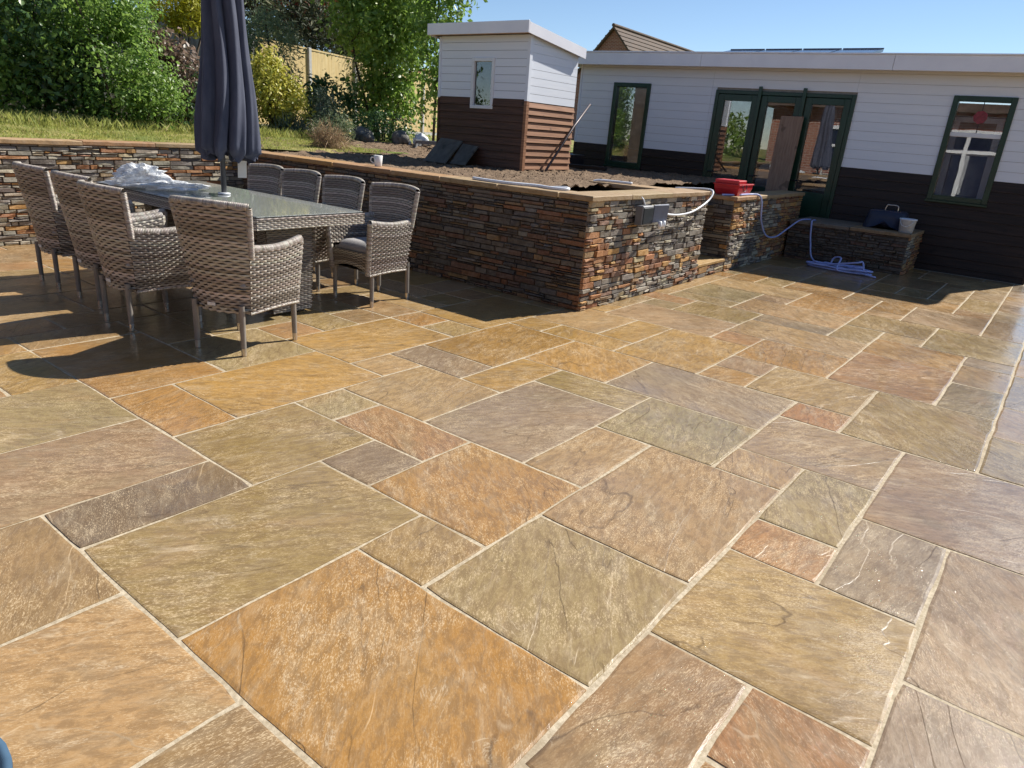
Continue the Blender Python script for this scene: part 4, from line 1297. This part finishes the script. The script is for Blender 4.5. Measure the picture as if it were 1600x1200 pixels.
# hedge on the left, three big shrubs run together
shrub('hazel_shrub', 'big leafy green shrub at the far left edge above the lawn', 'shrub', (3.25, 11.4, 1.0), [((0, 0, .9), (1.0, .9, .95), 8500, 64, .12), ((.1, -.5, .35), (.7, .4, .4), 1800, 30, .13)], 'hedge', .068, stems=9)
shrub('hazel_shrub', 'tall dark green shrub behind the blue tub, left of the bright bush', 'shrub', (3.95, 11.0, 1.0), [((0, 0, 1.35), (.85, .8, 1.15), 8500, 70, .125), ((.15, -.3, .55), (.6, .45, .35), 1800, 30, .12)], 'dark', .080, stems=9)
shrub('hazel_shrub', 'bright green dense bush in the middle of the left hedge', 'shrub', (4.5, 10.35, .98), [((0, 0, .78), (.74, .62, .80), 7500, 64, .105), ((.25, .1, 1.45), (.45, .45, .4), 2600, 40, .12), ((-.1, -.1, 1.6), (.6, .5, .35), 2600, 40, .12)], 'hedge', .056, stems=9)
shrub('hazel_shrub', 'lower leafy green bush spilling onto the lawn beside the pink shrub', 'shrub', (4.85, 10.05, .97), [((0, 0, .48), (.42, .38, .48), 3600, 60, .10)], 'hedge', .052, stems=7)
shrub('pink_shrub', 'pinkish brown leafed shrub left of the parasol canopy', 'shrub', (5.55, 10.45, 1.0), [((0, 0, .72), (.40, .36, .36), 2600, 44, .10), ((-.22, .1, 1.2), (.14, .14, .26), 500, 12, .07)], 'pink', .075, stems=10)
shrub('dark_shrub', 'dark green low shrub with feathery stems under the pink shrub', 'shrub', (5.65, 10.0, .97), [((0, 0, .35), (.55, .35, .38), 2600, 50, .12)], 'dark', .07, .3, stems=8)
shrub('golden_conifer', 'golden yellow conifer branches above the grey fence', 'conifer', (6.02, 11.30, 1.0), [((0, 0, 1.78), (.55, .4, .26), 5200, 40, .09), ((.15, -.1, 1.5), (.3, .2, .16), 1200, 16, .06)], 'goldcon', .085, .22, stems=5, stem_r=.03)
# conifer, golden bush and others right of the parasol
shrub('grey_conifer', 'grey green feathery conifer right behind the parasol', 'conifer', (8.05, 12.0, 1.05), [((0, 0, 1.2), (.50, .45, .85), 6500, 80, .11)], 'conifer', .085, .22, stems=5, stem_r=.03)
shrub('golden_bush', 'golden yellow leafed bush right of the parasol', 'shrub', (7.12, 10.55, 1.02), [((0, 0, .50), (.30, .30, .48), 3000, 40, .08), ((.2, -.2, .36), (.25, .25, .30), 1300, 24, .07), ((-.08, .1, .98), (.20, .20, .26), 1200, 20, .07), ((.28, -.1, .66), (.14, .14, .16), 600, 10, .06)], 'gold', .06, .5, stems=8)
shrub('laurel_shrub', 'dark glossy round shrub in front of the pale fence', 'shrub', (8.75, 11.15, 1.07), [((0, 0, .48), (.50, .46, .44), 2600, 44, .11)], 'dark', .085, .55, stems=8)
shrub('rosemary', 'grey green upright herb bush beside the golden bush', 'shrub', (7.85, 10.2, 1.03), [((0, 0, .36), (.26, .26, .42), 2200, 34, .07)], 'grey', .06, .16, stems=8, droop=-.6)
shrub('rosemary', 'low grey green herb mound beside the dried clump', 'shrub', (7.35, 9.35, .97), [((0, 0, .18), (.36, .30, .22), 2200, 40, .06)], 'conifer', .05, .2, stems=6, droop=-.4)
shrub('ground_shrub', 'low dark leafy plant in the shade at the foot of the trees', 'shrub', (9.0, 10.1, 1.04), [((0, 0, .2), (.6, .5, .25), 2600, 44, .09)], 'dark', .06, .45, stems=6)
shrub('dry_clump', 'brown dried grass clump at the edge of the bare soil', 'plant', (6.45, 8.30, .925), [((0, 0, .12), (.17, .17, .14), 1500, 20, .05)], 'straw', .16, .045, stems=5, droop=.2)
shrub('iris_clump', 'narrow bladed green clump at the lawn edge by the golden bush', 'plant', (7.2, 10.25, 1.01), [((0, 0, .05), (.24, .18, .07), 420, 14, .05)], 'grey', .26, .06, stems=3, droop=-2.2)
# multi-stemmed trees
def tree(name, label, base, stems, crowns, mat, leaf, tr=.035, group=None, twigs=40, aspect=.6):
    t = thing(name, label, 'tree', base, 0, group)
    P, Q, CC = [], [], []
    for (c, r_, n, cl, cr) in crowns:
        p, q, cc = crown_pts(c, r_, n, cl, cr, shell=.35); P.append(p); Q.append(q); CC.append(cc)
    P = np.concatenate(P); Q = np.concatenate(Q); CC = np.concatenate(CC)
    link('crown', leaf_mesh('crown', P, Q, leaf*(.6+.8*NR.random(len(P))), LM[mat], aspect), t)
    rng = random.Random(int(base[0]*100))
    b = MB(); tops = []
    for (x, y, lx, ly, h) in stems:
        pts = [(x, y, -.1)]
        for k in range(1, 7):
            q = k/6; pts.append((x+lx*q+rng.uniform(-.025, .025), y+ly*q+rng.uniform(-.025, .025), h*q))
        b.tube(pts, [tr*(1-.13*k) for k in range(7)], 7); tops += [Vector(p) for p in pts[2:]]
    for k in range(twigs):
        e = Vector(CC[rng.randrange(len(CC))]); s0 = min(tops, key=lambda p: (p-e).length + (1.0 if p.z > e.z else 0))
        b.tube([s0, s0.lerp(e, .5)+Vector((0, 0, .04)), e], [tr*.34, tr*.24, tr*.1], 5)
    b.build('trunk', M['bark'], t, True)
    return t
tree('young_tree', 'tall bright leafed multi-stemmed tree before the fence, left of the shed', (9.6, 10.85, 1.05),
     [(-.05, .05, -.15, .1, 2.9), (.06, -.03, .12, -.25, 2.8), (.0, .12, .35, -.3, 2.6), (-.14, .0, -.45, .35, 2.4), (.15, -.1, .5, -.5, 2.2)],
     [((0, 0, 2.1), (.95, .95, .95), 7000, 120, .15), ((.1, -.25, 1.25), (.6, .6, .45), 1300, 40, .12), ((-.2, .2, 2.9), (.9, .9, .5), 3000, 60, .15), ((.05, -.1, .65), (.55, .55, .40), 1500, 40, .10)], 'bright', .10)
tree('young_tree', 'slender leafy tree close against the left side of the shed', (9.55, 9.35, 1.03),
     [(0, 0, .05, .0, 3.0), (.12, -.1, .2, -.15, 2.7)],
     [((.05, -.05, 1.9), (.40, .40, 1.1), 2300, 60, .12), ((0, 0, .8), (.32, .32, .6), 450, 26, .10), ((.25, -.35, 2.75), (.3, .3, .45), 500, 14, .10)], 'bright', .085, .026)
tree('copper_tree', 'dark red leafed tree top behind the conifers', (12.2, 16.2, 1.0), [(0, 0, 0, 0, 3.2)], [((0, 0, 3.0), (1.7, 1.4, .9), 5000, 60, .24)], 'red', .16, .06)
tree('dark_conifer', 'dark brown green conifer behind the pale fence', (11.4, 14.9, 1.0), [(0, 0, 0, 0, 2.9)], [((0, 0, 1.75), (1.1, 1.1, 1.15), 9000, 110, .17), ((-.1, 0, 2.6), (.6, .6, .5), 1600, 24, .13)], 'pine', .11, .06, aspect=.22)
tree('dark_conifer', 'dark green tree filling the gap behind the parasol top', (9.4, 15.2, 1.0), [(0, 0, 0, 0, 2.9)], [((0, 0, 2.0), (1.5, 1.3, 1.3), 8000, 110, .20)], 'pine', .13, .06, aspect=.3)
tree('broad_tree', 'shady green tree filling the background at the far left corner', (2.6, 15.6, 1.0), [(0, 0, 0, 0, 2.6)], [((0, 0, 2.2), (2.6, 1.6, 1.7), 9000, 130, .24)], 'dark', .16, .07)
tree('broad_tree', 'shady green tree behind the bright bush in front of the grey fence', (5.0, 14.3, 1.0), [(0, 0, 0, 0, 2.6)], [((0, 0, 2.1), (1.2, 1.0, 1.5), 6500, 100, .2)], 'dark', .14, .06)
tree('pale_tree', 'light green tree behind the fence above the pale panels', (13.4, 15.2, 1.0), [(0, 0, 0, 0, 2.8)], [((0, 0, 2.6), (1.3, 1.2, 1.1), 6500, 100, .18)], 'hedge', .12, .06)

# ---- fences
def fence(name, label, A, B, h, mat, pitch=.15, z0=1.0, posts=1.85, gravel=True):
    A, B = Vector(A), Vector(B); L = (B-A).length; a = math.atan2(B.y-A.y, B.x-A.x)
    t = thing(name, label, 'fence', (A.x, A.y, z0), a)
    n = int(L/pitch); rng = random.Random(n)
    me = []
    for v_ in range(4):
        b = MB(); dz = rng.uniform(-.006, .006); b.add([(0, 0, .12), (pitch*1.10, -.012, .12), (pitch*1.10, 0, .12), (0, .022, .12), (0, 0, h+dz), (pitch*1.10, -.012, h+dz), (pitch*1.10, 0, h+dz), (0, .022, h+dz)], [(0, 3, 2, 1), (4, 5, 6, 7), (0, 1, 5, 4), (1, 2, 6, 5), (2, 3, 7, 6), (3, 0, 4, 7)])
        me.append(b.mesh('fence_board', mat))
    for k in range(n):
        link('fence_board', me[k % 4], t, (k*pitch, 0, 0))
    k = 0
    while k*posts < L+.1:
        part(t, 'post', (k*posts-.05, -.06, -.1), (k*posts+.05, .06, h+.05), M['concrete'], .006); k += 1
    part(t, 'top_rail', (0, -.02, h+.01), (L, .04, h+.04), mat)
    if gravel: part(t, 'gravel_board', (0, -.025, -.1), (L, .03, .115), M['concrete'])
    return t
fence('panel_fence', 'pale yellow featheredge fence running back behind the young trees', (8.2, 12.83, 0), (16.9, 15.95, 0), 1.62, M['fence'])
fence('panel_fence', 'weathered grey fence glimpsed under the golden conifer', (4.0, 13.9, 0), (8.15, 12.85, 0), 1.78, M['grey_fence'], z0=1.02)

# ---- houses behind
hs = thing('brick_house', 'brick house with brown tiled gable roof showing above the cabin', 'house', (38.4, 23.35, 0), 0)
gdir = Vector((-.62, .79, 0)); gdir.normalize(); rdir = Vector((.62, -.79, 0)); fdir = Vector((.79, .62, 0))
# gable faces roughly the camera's left; ridge runs away to the right
U = Vector((1, .05, 0))          # across the view, to the right
D = Vector((-.05, 1, 0))
def hp(a, b_, z): q = U*a + D*b_; return (q.x, q.y, z)
gw, gz, ez, ln = 2.9, 7.34, 4.15, 13.0
# ridge runs along U, gable in plane spanned by D
b = MB()
b.add([hp(0, -gw, 0), hp(0, gw, 0), hp(0, gw, ez), hp(0, 0, gz-.12), hp(0, -gw, ez), hp(ln, -gw, 0), hp(ln, gw, 0), hp(ln, gw, ez), hp(ln, 0, gz-.12), hp(ln, -gw, ez)],
      [(0, 1, 2, 3, 4), (9, 8, 7, 6, 5), (0, 4, 9, 5), (1, 6, 7, 2), (2, 7, 8, 3), (3, 8, 9, 4)])
b.build('wall', M['brick'], hs)
def roofslab(sgn):
    b = MB(); o = -.25
    e0 = (gw+.35)*sgn; k = (gz-ez)/gw
    ze = gz-abs(e0)*k
    A = [hp(o, 0, gz), hp(ln+.3, 0, gz), hp(ln+.3, e0, ze), hp(o, e0, ze)]
    b.add(A+[(p[0], p[1], p[2]-.14) for p in A], [(0, 1, 2, 3), (7, 6, 5, 4), (0, 4, 5, 1), (1, 5, 6, 2), (2, 6, 7, 3), (3, 7, 4, 0)])
    r_ = b.build('roof', M['tile'], hs)
    for i in range(1, 14):
        q = i/14; b2 = MB(); p0 = Vector(hp(o, e0*q, gz-abs(e0*q)*k+.012)); p1 = Vector(hp(ln+.3, e0*q, gz-abs(e0*q)*k+.012)); b2.tube([p0, p1], .035, 5); b2.build('tile_course', M['tile'], r_)
    return r_
r_ = roofslab(-1); roofslab(1)
b = MB(); b.tube([hp(-.3, 0, gz+.03), hp(ln+.35, 0, gz+.03)], .10, 8); b.build('ridge_tile', M['tile'], hs)
b = MB(); b.tube([hp(6.5, -1.0, gz-1.5), hp(6.5, -1.0, gz-.60)], .06, 8); b.build('vent_pipe', M['black_pl'], hs)
hs2 = thing('tiled_house', 'low house with red tiled roof behind the fence and trees', 'house', (19.5, 17.5, 0), .35)
part(hs2, 'wall', (0, 0, 0), (7, 5, 2.2), M['brick'])
b = MB(); b.add([(-.3, -.3, 2.2), (7.3, -.3, 2.2), (7.3, 5.3, 2.2), (-.3, 5.3, 2.2), (2, 2.5, 3.3), (5, 2.5, 3.3)], [(0, 1, 5, 4), (1, 2, 5), (2, 3, 4, 5), (3, 0, 4), (0, 3, 2, 1)]); b.build('roof', M['terracotta'], hs2)

# brick house behind the photographer (seen only as reflections in the cabin glass)
hb = thing('brick_house', 'brick house with white framed garden doors behind the viewer, mirrored in the cabin windows', 'house', (-3.2, 0, 0))
part(hb, 'wall', (-6, -6, -.05), (0, 8.6, 2.7), M['brick'])
b = MB(); b.add([(-6.4, -6.4, 2.7), (.4, -6.4, 2.7), (.4, 9.0, 2.7), (-6.4, 9.0, 2.7), (-3, -4, 4.3), (-3, 6.6, 4.3)], [(0, 1, 4), (1, 2, 5, 4), (2, 3, 5), (3, 0, 4, 5), (0, 3, 2, 1)]); b.build('roof', M['tile'], hb)
for (y0, y1, z0, z1) in ((-1.5, .3, .1, 2.2), (1.6, 4.2, .1, 2.25), (5.4, 7.0, 1.0, 2.2)):
    f = frame(hb, 'window', y0, y1, z0, z1, .004, .09, .09, M['white_upvc'])
    part(f, 'mullion', (.01, (y0+y1)/2-.05, z0+.09), (.085, (y0+y1)/2+.05, z1-.09), M['white_upvc'])
    part(f, 'transom', (.012, y0+.09, z1-.62), (.082, y1-.09, z1-.54), M['white_upvc'])
    pane(f, (.02, y0+.09, z0+.09), (.03, y1-.09, z1-.09), M['panel'])
shrub('garden_hedge', 'green hedge behind the viewer, mirrored in the left cabin door', 'hedge', (-3.4, 11.5, 0), [((0, 0, 1.3), (1.2, 2.4, 1.4), 6000, 80, .22)], 'bright', .14, stems=6)

# ================================================================== SMALL THINGS
# socket box on the sunlit wall
t = thing('socket_box', 'grey weatherproof socket box with open flap on the sunlit wall', 'socket', (5.55, YF-.035, .66))
part(t, 'back_box', (-.11, -.075, 0), (.085, .0, .165), M['grey_box'], .008)
part(t, 'socket_face', (-.10, -.082, .012), (.075, -.0755, .15), M['black_pl'], .003)
b = MB(); b.add([(.078, -.085, .165), (.24, -.14, .17), (.24, -.13, .03), (.078, -.08, .02), (.078, -.075, .17), (.245, -.125, .178), (.245, -.115, .03), (.078, -.07, .02)], [(0, 3, 2, 1), (4, 5, 6, 7), (0, 1, 5, 4), (1, 2, 6, 5), (2, 3, 7, 6), (3, 0, 4, 7)]); b.build('flap', plain('blue_grey_flap', (.13, .145, .20), .4, .5), t)
for x in (.13, .20):
    b = MB(); b.tube([(x, -.125, .035), (x, -.128, -.005), (x, -.126, -.028)], [.017, .019, .010], 8); b.build('plug', M['white_pl'], t, True)
b = MB(); b.tube([(-.02, -.04, .165), (-.04, -.03, .21), (-.045, -.01, .232)], .006, 6); b.build('conduit', M['white_pl'], t, True)
def smoothpath(P, n=8):
    P = [Vector(p) for p in P]; out = []
    for i in range(len(P)-1):
        p0, p1, p2, p3 = P[max(i-1, 0)], P[i], P[i+1], P[min(i+2, len(P)-1)]
        for k in range(n):
            s = k/n; out.append(.5*((2*p1)+(p2-p0)*s+(2*p0-5*p1+4*p2-p3)*s*s+(3*p1-p0-3*p2+p3)*s**3))
    out.append(P[-1]); return out
def hose(name, label, P, r_=.0085, cat='hose', mat='hose'):
    b = MB(); b.tube(smoothpath(P), r_, 8); o = b.build(name, M[mat], None, True); return tag(o, label, cat)
hose('power_cable', 'white cable sagging along the sunlit wall from the socket', [(5.79, 2.80, .765), (5.95, 2.86, .735), (6.25, 2.885, .715), (6.55, 2.888, .735), (6.85, 2.885, .82), (6.98, 2.90, .905), (7.0, 3.0, .925), (6.95, 3.3, .905)], .0095, 'cable', 'white_pl')
hose('garden_hose', 'pale hose draped over the pier coping and looping down its shaded front', [(7.78, 3.12, .838), (8.0, 3.02, .842), (8.3, 3.0, .842), (8.42, 2.93, .835), (8.46, 2.90, .75), (8.55, 2.90, .55), (8.78, 2.89, .36), (9.1, 2.87, .32), (9.45, 2.85, .40), (9.75, 2.80, .50), (9.95, 2.72, .512)], .010)
hr = random.Random(3)
P = [(9.95, 2.66, .51), (9.80, 2.655, .512), (9.735, 2.64, .47), (9.71, 2.6, .25), (9.62, 2.48, .03)]
for k in range(46):
    a = k*.86 + hr.uniform(-.2, .2); rr = hr.uniform(.55, 1.0)
    P.append((9.30+.17*rr*math.cos(a), 2.08+.42*rr*math.sin(a)*(1 if k % 3 else .7), .012+.0009*k+abs(hr.gauss(0, .012))))
P[14] = (9.4, 2.2, .13); P[15] = (9.33, 2.1, .15); P[30] = (9.2, 1.9, .14); P[31] = (9.28, 1.84, .15); P += [(9.16, 1.7, .02), (9.2, 1.66, .012)]
hose('garden_hose', 'heap of pale blue hose coiled on the shaded paving by the low planter', P, .0105)
hose('garden_hose', 'white hose lying along the coping of the shaded wall near its corner', [(4.86, 4.25, .925), (4.83, 4.0, .924), (4.84, 3.8, .924), (4.92, 3.6, .924), (4.88, 3.42, .924), (4.95, 3.3, .924), (5.06, 3.40, .924), (5.12, 3.62, .9), (5.2, 3.8, .86)], .014, mat='white_pl')
hose('garden_hose', 'white hose end bent over the flank wall coping behind the trough', [(6.74, 4.14, .80), (6.73, 4.16, .88), (6.76, 4.12, .905), (6.80, 3.95, .908), (6.84, 3.75, .907)], .013, mat='white_pl')
# red tub on the pier
t = thing('red_tub', 'red plastic tub standing on the pier wall coping', 'tub', (8.12, 3.14, .832), .04); t.scale = (.82, .82, .72)
b = MB()
prof = [(-.22, 0, .25, .15), (-.25, .09, .29, .17), (-.255, .15, .30, .175)]
rings = []
for (x, z, xa, ya) in prof:
    xs = (-xa*.95, xa); rings.append([(-xa*.95, -ya, z), (xa, -ya, z), (xa, ya, z), (-xa*.95, ya, z)])
hi_ = [(-.29, -.175, .185), (.02, -.175, .185), (.02, .175, .185), (-.29, .175, .185)]
V = rings[0]+rings[1]+rings[2]
b.add(V, [(3, 2, 1, 0)] + [(i*4+k, i*4+(k+1) % 4, (i+1)*4+(k+1) % 4, (i+1)*4+k) for i in (0, 1) for k in range(4)])
b.build('tub_body', M['red_pl'], t)
b = MB(); b.box((-.30, -.185, .150), (.315, -.165, .172), bev=.004); b.box((-.30, .165, .150), (.315, .185, .172), bev=.004); b.box((-.302, -.164, .150), (-.28, .164, .172), bev=.004); b.box((.295, -.164, .150), (.317, .164, .172), bev=.004); b.build('rim', M['red_pl'], t)
b = MB(); b.box((-.29, -.17, .172), (.02, .17, .228), bev=.01); b.build('raised_tray', M['red_pl'], t)
b = MB(); b.tube(smoothpath([(-.18, -.19, .16), (-.17, -.2, .09), (-.10, -.2, .06), (-.03, -.195, .10), (-.02, -.19, .16)]), .006, 6); b.build('handle', M['steel'], t, True)
# black tub, white bucket on the low planter
t = thing('storage_tub', 'upturned navy black tub on the low planter', 'tub', (10.22, 1.86, LH+.044), .03)
b = MB(); n = 20
V = []
for (r_, z) in ((.0, .225), (.20, .222), (.225, .205), (.24, .14), (.262, .02), (.27, 0)):
    for k in range(n):
        a = 2*PI*k/n; ca, sa = math.cos(a), math.sin(a); sq = 1/max(abs(ca), abs(sa))**.6
        V.append((r_*.75*ca*sq, r_*sa*sq, z + (.10*max(0, 1-abs(sa*sq*r_)/.13)*(ca < 0) if z == 0 else 0)))
F = [(i*n+k, (i+1)*n+k, (i+1)*n+(k+1) % n, i*n+(k+1) % n) for i in range(5) for k in range(n)]
b.add(V, F); b.build('tub_body', M['navy_pl'], t, True)
b = MB(); b.tube(smoothpath([(-.02, -.10, .215), (-.02, -.09, .285), (-.02, .0, .29), (-.02, .03, .285), (-.02, .05, .215)]), .008, 6); b.build('handle', M['cap'], t, True)
t = thing('bucket', 'small white bucket at the corner of the low planter', 'bucket', (9.98, 1.58, LH+.044))
b = MB(); b.lathe([(0, 0), (.078, 0), (.095, .15), (.101, .152), (.101, .165), (.094, .165), (.078, .012), (0, .012)], (0, 0, 0), 24); b.build('bucket_body', M['white_pl'], t, True)
b = MB(); b.tube(smoothpath([(-.07, .075, .15), (-.105, .05, .10), (-.115, 0, .075), (-.105, -.05, .10), (-.07, -.075, .15)]), .003, 5); b.build('handle', M['white_pl'], t, True)
# mug on the coping
t = thing('mug', 'white mug standing on the coping of the shaded wall', 'mug', (4.93, 5.58, .913), .3)
b = MB(); b.lathe([(0, 0), (.032, 0), (.036, .006), (.045, .105), (.042, .106), (.034, .012), (0, .01)], (0, 0, 0), 24); b.build('cup', M['ceramic'], t, True)
b = MB(); b.tube(smoothpath([(-.02, .034, .085), (-.035, .058, .08), (-.036, .062, .05), (-.018, .034, .026)]), .0055, 8); b.build('handle', M['ceramic'], t, True)
# bar leaning on the cabin, rocks, sheets and clutter by the shed
b = MB(); b.tube([(9.0, 5.755, 1.765), (8.56, 5.695, 1.46), (7.70, 5.50, .885)], .016, 8); o = b.build('leaning_bar', M['steel'], None, True); tag(o, 'long dark bar leaning against the back corner of the shed beside the cabin', 'bar')
b = MB(); b.tube([(10.1, 7.02, 1.45), (9.9, 6.98, .86)], .014, 8); o = b.build('leaning_bar', M['steel'], None, True); tag(o, 'short dark bar standing against the left end of the cabin', 'bar')
simple('black_crate', (9.75, 6.55, .85), (10.25, 6.95, 1.05), M['black_pl'], 'black box on the soil in the gap between shed and cabin', 'box')
simple('timber_offcut', (9.2, 5.6, .88), (9.3, 6.9, .93), M['dark_board'], 'dark timber length lying on the soil before the cabin', 'timber', .004, .25)
lean('leaning_sheet', [(7.10, 7.12, .86), (7.10, 6.72, .86), (7.44, 6.72, 1.15), (7.44, 7.12, 1.17)], M['old_sheet'], 'weathered grey board leaning on the left front of the shed', 'board', .02)
lean('leaning_sheet', [(7.18, 6.70, .86), (7.16, 6.42, .86), (7.45, 6.45, 1.10), (7.45, 6.72, 1.12)], M['old_sheet'], 'smaller weathered board leaning beside the larger one on the shed', 'board', .02)
def rock(x, y, z, r_, seed, mat, label, cat='rock', name='rock', flat=.8):
    b = blob(name, 0, (r_, r_*.85, r_*flat), .45, seed, n=10); o = b.build(name, mat, None, True, loc=(x, y, z)); o.rotation_euler = (0, 0, seed); tag(o, label, cat); return o
M['rock'] = plain('grey_rock', (.17, .16, .145), .85, .25, var=.3, scale=9, bump=.5)
rock(8.35, 9.85, .98, .16, 3, M['rock'], 'larger grey rock at the foot of the multi-stemmed tree')
rock(8.2, 9.55, .96, .12, 4, M['rock'], 'smaller grey rock lying in front of the larger one')
rock(8.75, 9.35, .97, .15, 8, M['rock'], 'dark rock near the white sack left of the shed')
rock(9.0, 9.1, .97, .13, 5, M['white_pl'], 'crumpled white sack on the ground left of the shed', 'sack', 'sack', .9)
rock(8.85, 9.28, .97, .07, 6, M['white_pl'], 'small scrap of white sack beside the larger one', 'sack', 'sack', .9)
t = thing('bread_crate', 'open dark crate lying on the ground left of the shed', 'crate', (9.0, 8.75, .93), .5)
for k in range(4): part(t, 'slat', (-.3+.18*k, -.25, .10), (-.27+.18*k, .25, .15), M['grey_box'])
part(t, 'side', (-.32, -.27, 0), (.30, -.252, .16), M['grey_box']); part(t, 'side', (-.32, .252, 0), (.30, .27, .16), M['grey_box'])
t = thing('blue_tub', 'blue tub half hidden under the left hedge', 'tub', (3.85, 10.25, .995))
b = MB(); b.lathe([(0, 0), (.08, 0), (.10, .09), (.11, .093), (.105, .105), (.095, .10), (.07, .015), (0, .015)], (0, 0, 0), 20); b.build('tub_body', M['blue_pl'], t, True)
t = thing('blue_trug', 'blue plastic tub just entering the bottom left corner', 'tub', (.045, 1.28, 0))
b = MB(); b.lathe([(0, .003), (.14, .003), (.185, .205), (.195, .21), (.195, .225), (.180, .225), (.135, .02), (0, .02)], (0, 0, 0), 32); b.build('tub_body', M['blue_grey'], t, True)
# ---- grass blades on the lawn
def blades(name, label, n, reg, hgt_rng, mat, hf, dens=None):
    x = NR.uniform(reg[0], reg[1], n); y = NR.uniform(reg[2], reg[3], n)
    if dens is not None:
        k = dens(x, y) > NR.random(n); x, y = x[k], y[k]; n = len(x)
    z = np.array([hf(a, b_) for a, b_ in zip(x, y)])
    h = NR.uniform(*hgt_rng, n); a = NR.uniform(0, 2*PI, n); w_ = .0035+.003*NR.random(n)
    lx, ly = NR.normal(size=n)*.35*h, NR.normal(size=n)*.35*h
    dx, dy = np.cos(a)*w_, np.sin(a)*w_
    V = np.stack([np.stack([x-dx, y-dy, z-.01], 1), np.stack([x+dx, y+dy, z-.01], 1), np.stack([x+dx*.6+lx*.4, y+dy*.6+ly*.4, z+h*.6], 1), np.stack([x+lx, y+ly, z+h], 1)], 1).reshape(-1, 3)
    idx = np.arange(n)*4
    T = np.stack([idx, idx+1, idx+2, idx, idx+2, idx+3], 1).reshape(-1)
    me = bpy.data.meshes.new(name); me.vertices.add(4*n); me.vertices.foreach_set('co', V.astype(np.float32).ravel())
    me.loops.add(6*n); me.loops.foreach_set('vertex_index', T.astype(np.int32)); me.polygons.add(2*n); me.polygons.foreach_set('loop_start', (np.arange(2*n)*3).astype(np.int32))
    me.materials.append(mat); me.update(calc_edges=True); me.validate()
    o = link(name, me); tag(o, label, 'grass', None, 'stuff'); return o
gmat = m_leaf('lawn_blade', (.17, .22, .045), (.33, .35, .09), (.46, .38, .17), .35, .6)
blades('grass', 'mown green and straw coloured grass behind the far wall', 70000, (-.5, 7.2, 7.95, 11.6), (.012, .045), gmat, hgt)
blades('rough_grass', 'long rough grass along the foot of the hedge', 9000, (1.4, 7.6, 9.5, 11.0), (.04, .15), gmat, hgt)
# clods on the bare soil
n = 14000
x = NR.uniform(5.02, 10.4, n); y = NR.uniform(4.2, 9.4, n); s = .003+.013*NR.random(n)**4
V = []; F = []
TET = np.array([(1, 0, -.4), (-.5, .87, -.4), (-.5, -.87, -.4), (0, .1, .9)])
b = MB()
for k in range(n):
    z = hgt(x[k], y[k]) + .04*((vnoise(x[k]*11, y[k]*11, 1)-.5) + .6*(vnoise(x[k]*29.7, y[k]*29.7, 2)-.5))
    a = x[k]*57; q = TET*s[k]*(1+.4*math.sin(k)); ca, sa = math.cos(a), math.sin(a)
    b.add([(x[k]+p[0]*ca-p[1]*sa, y[k]+p[0]*sa+p[1]*ca, z+p[2]) for p in q], [(0, 1, 3), (1, 2, 3), (2, 0, 3)])
o = b.build('soil_clods', M['soil']); tag(o, 'loose clods and crumbs over the bare soil', 'soil', None, 'stuff')
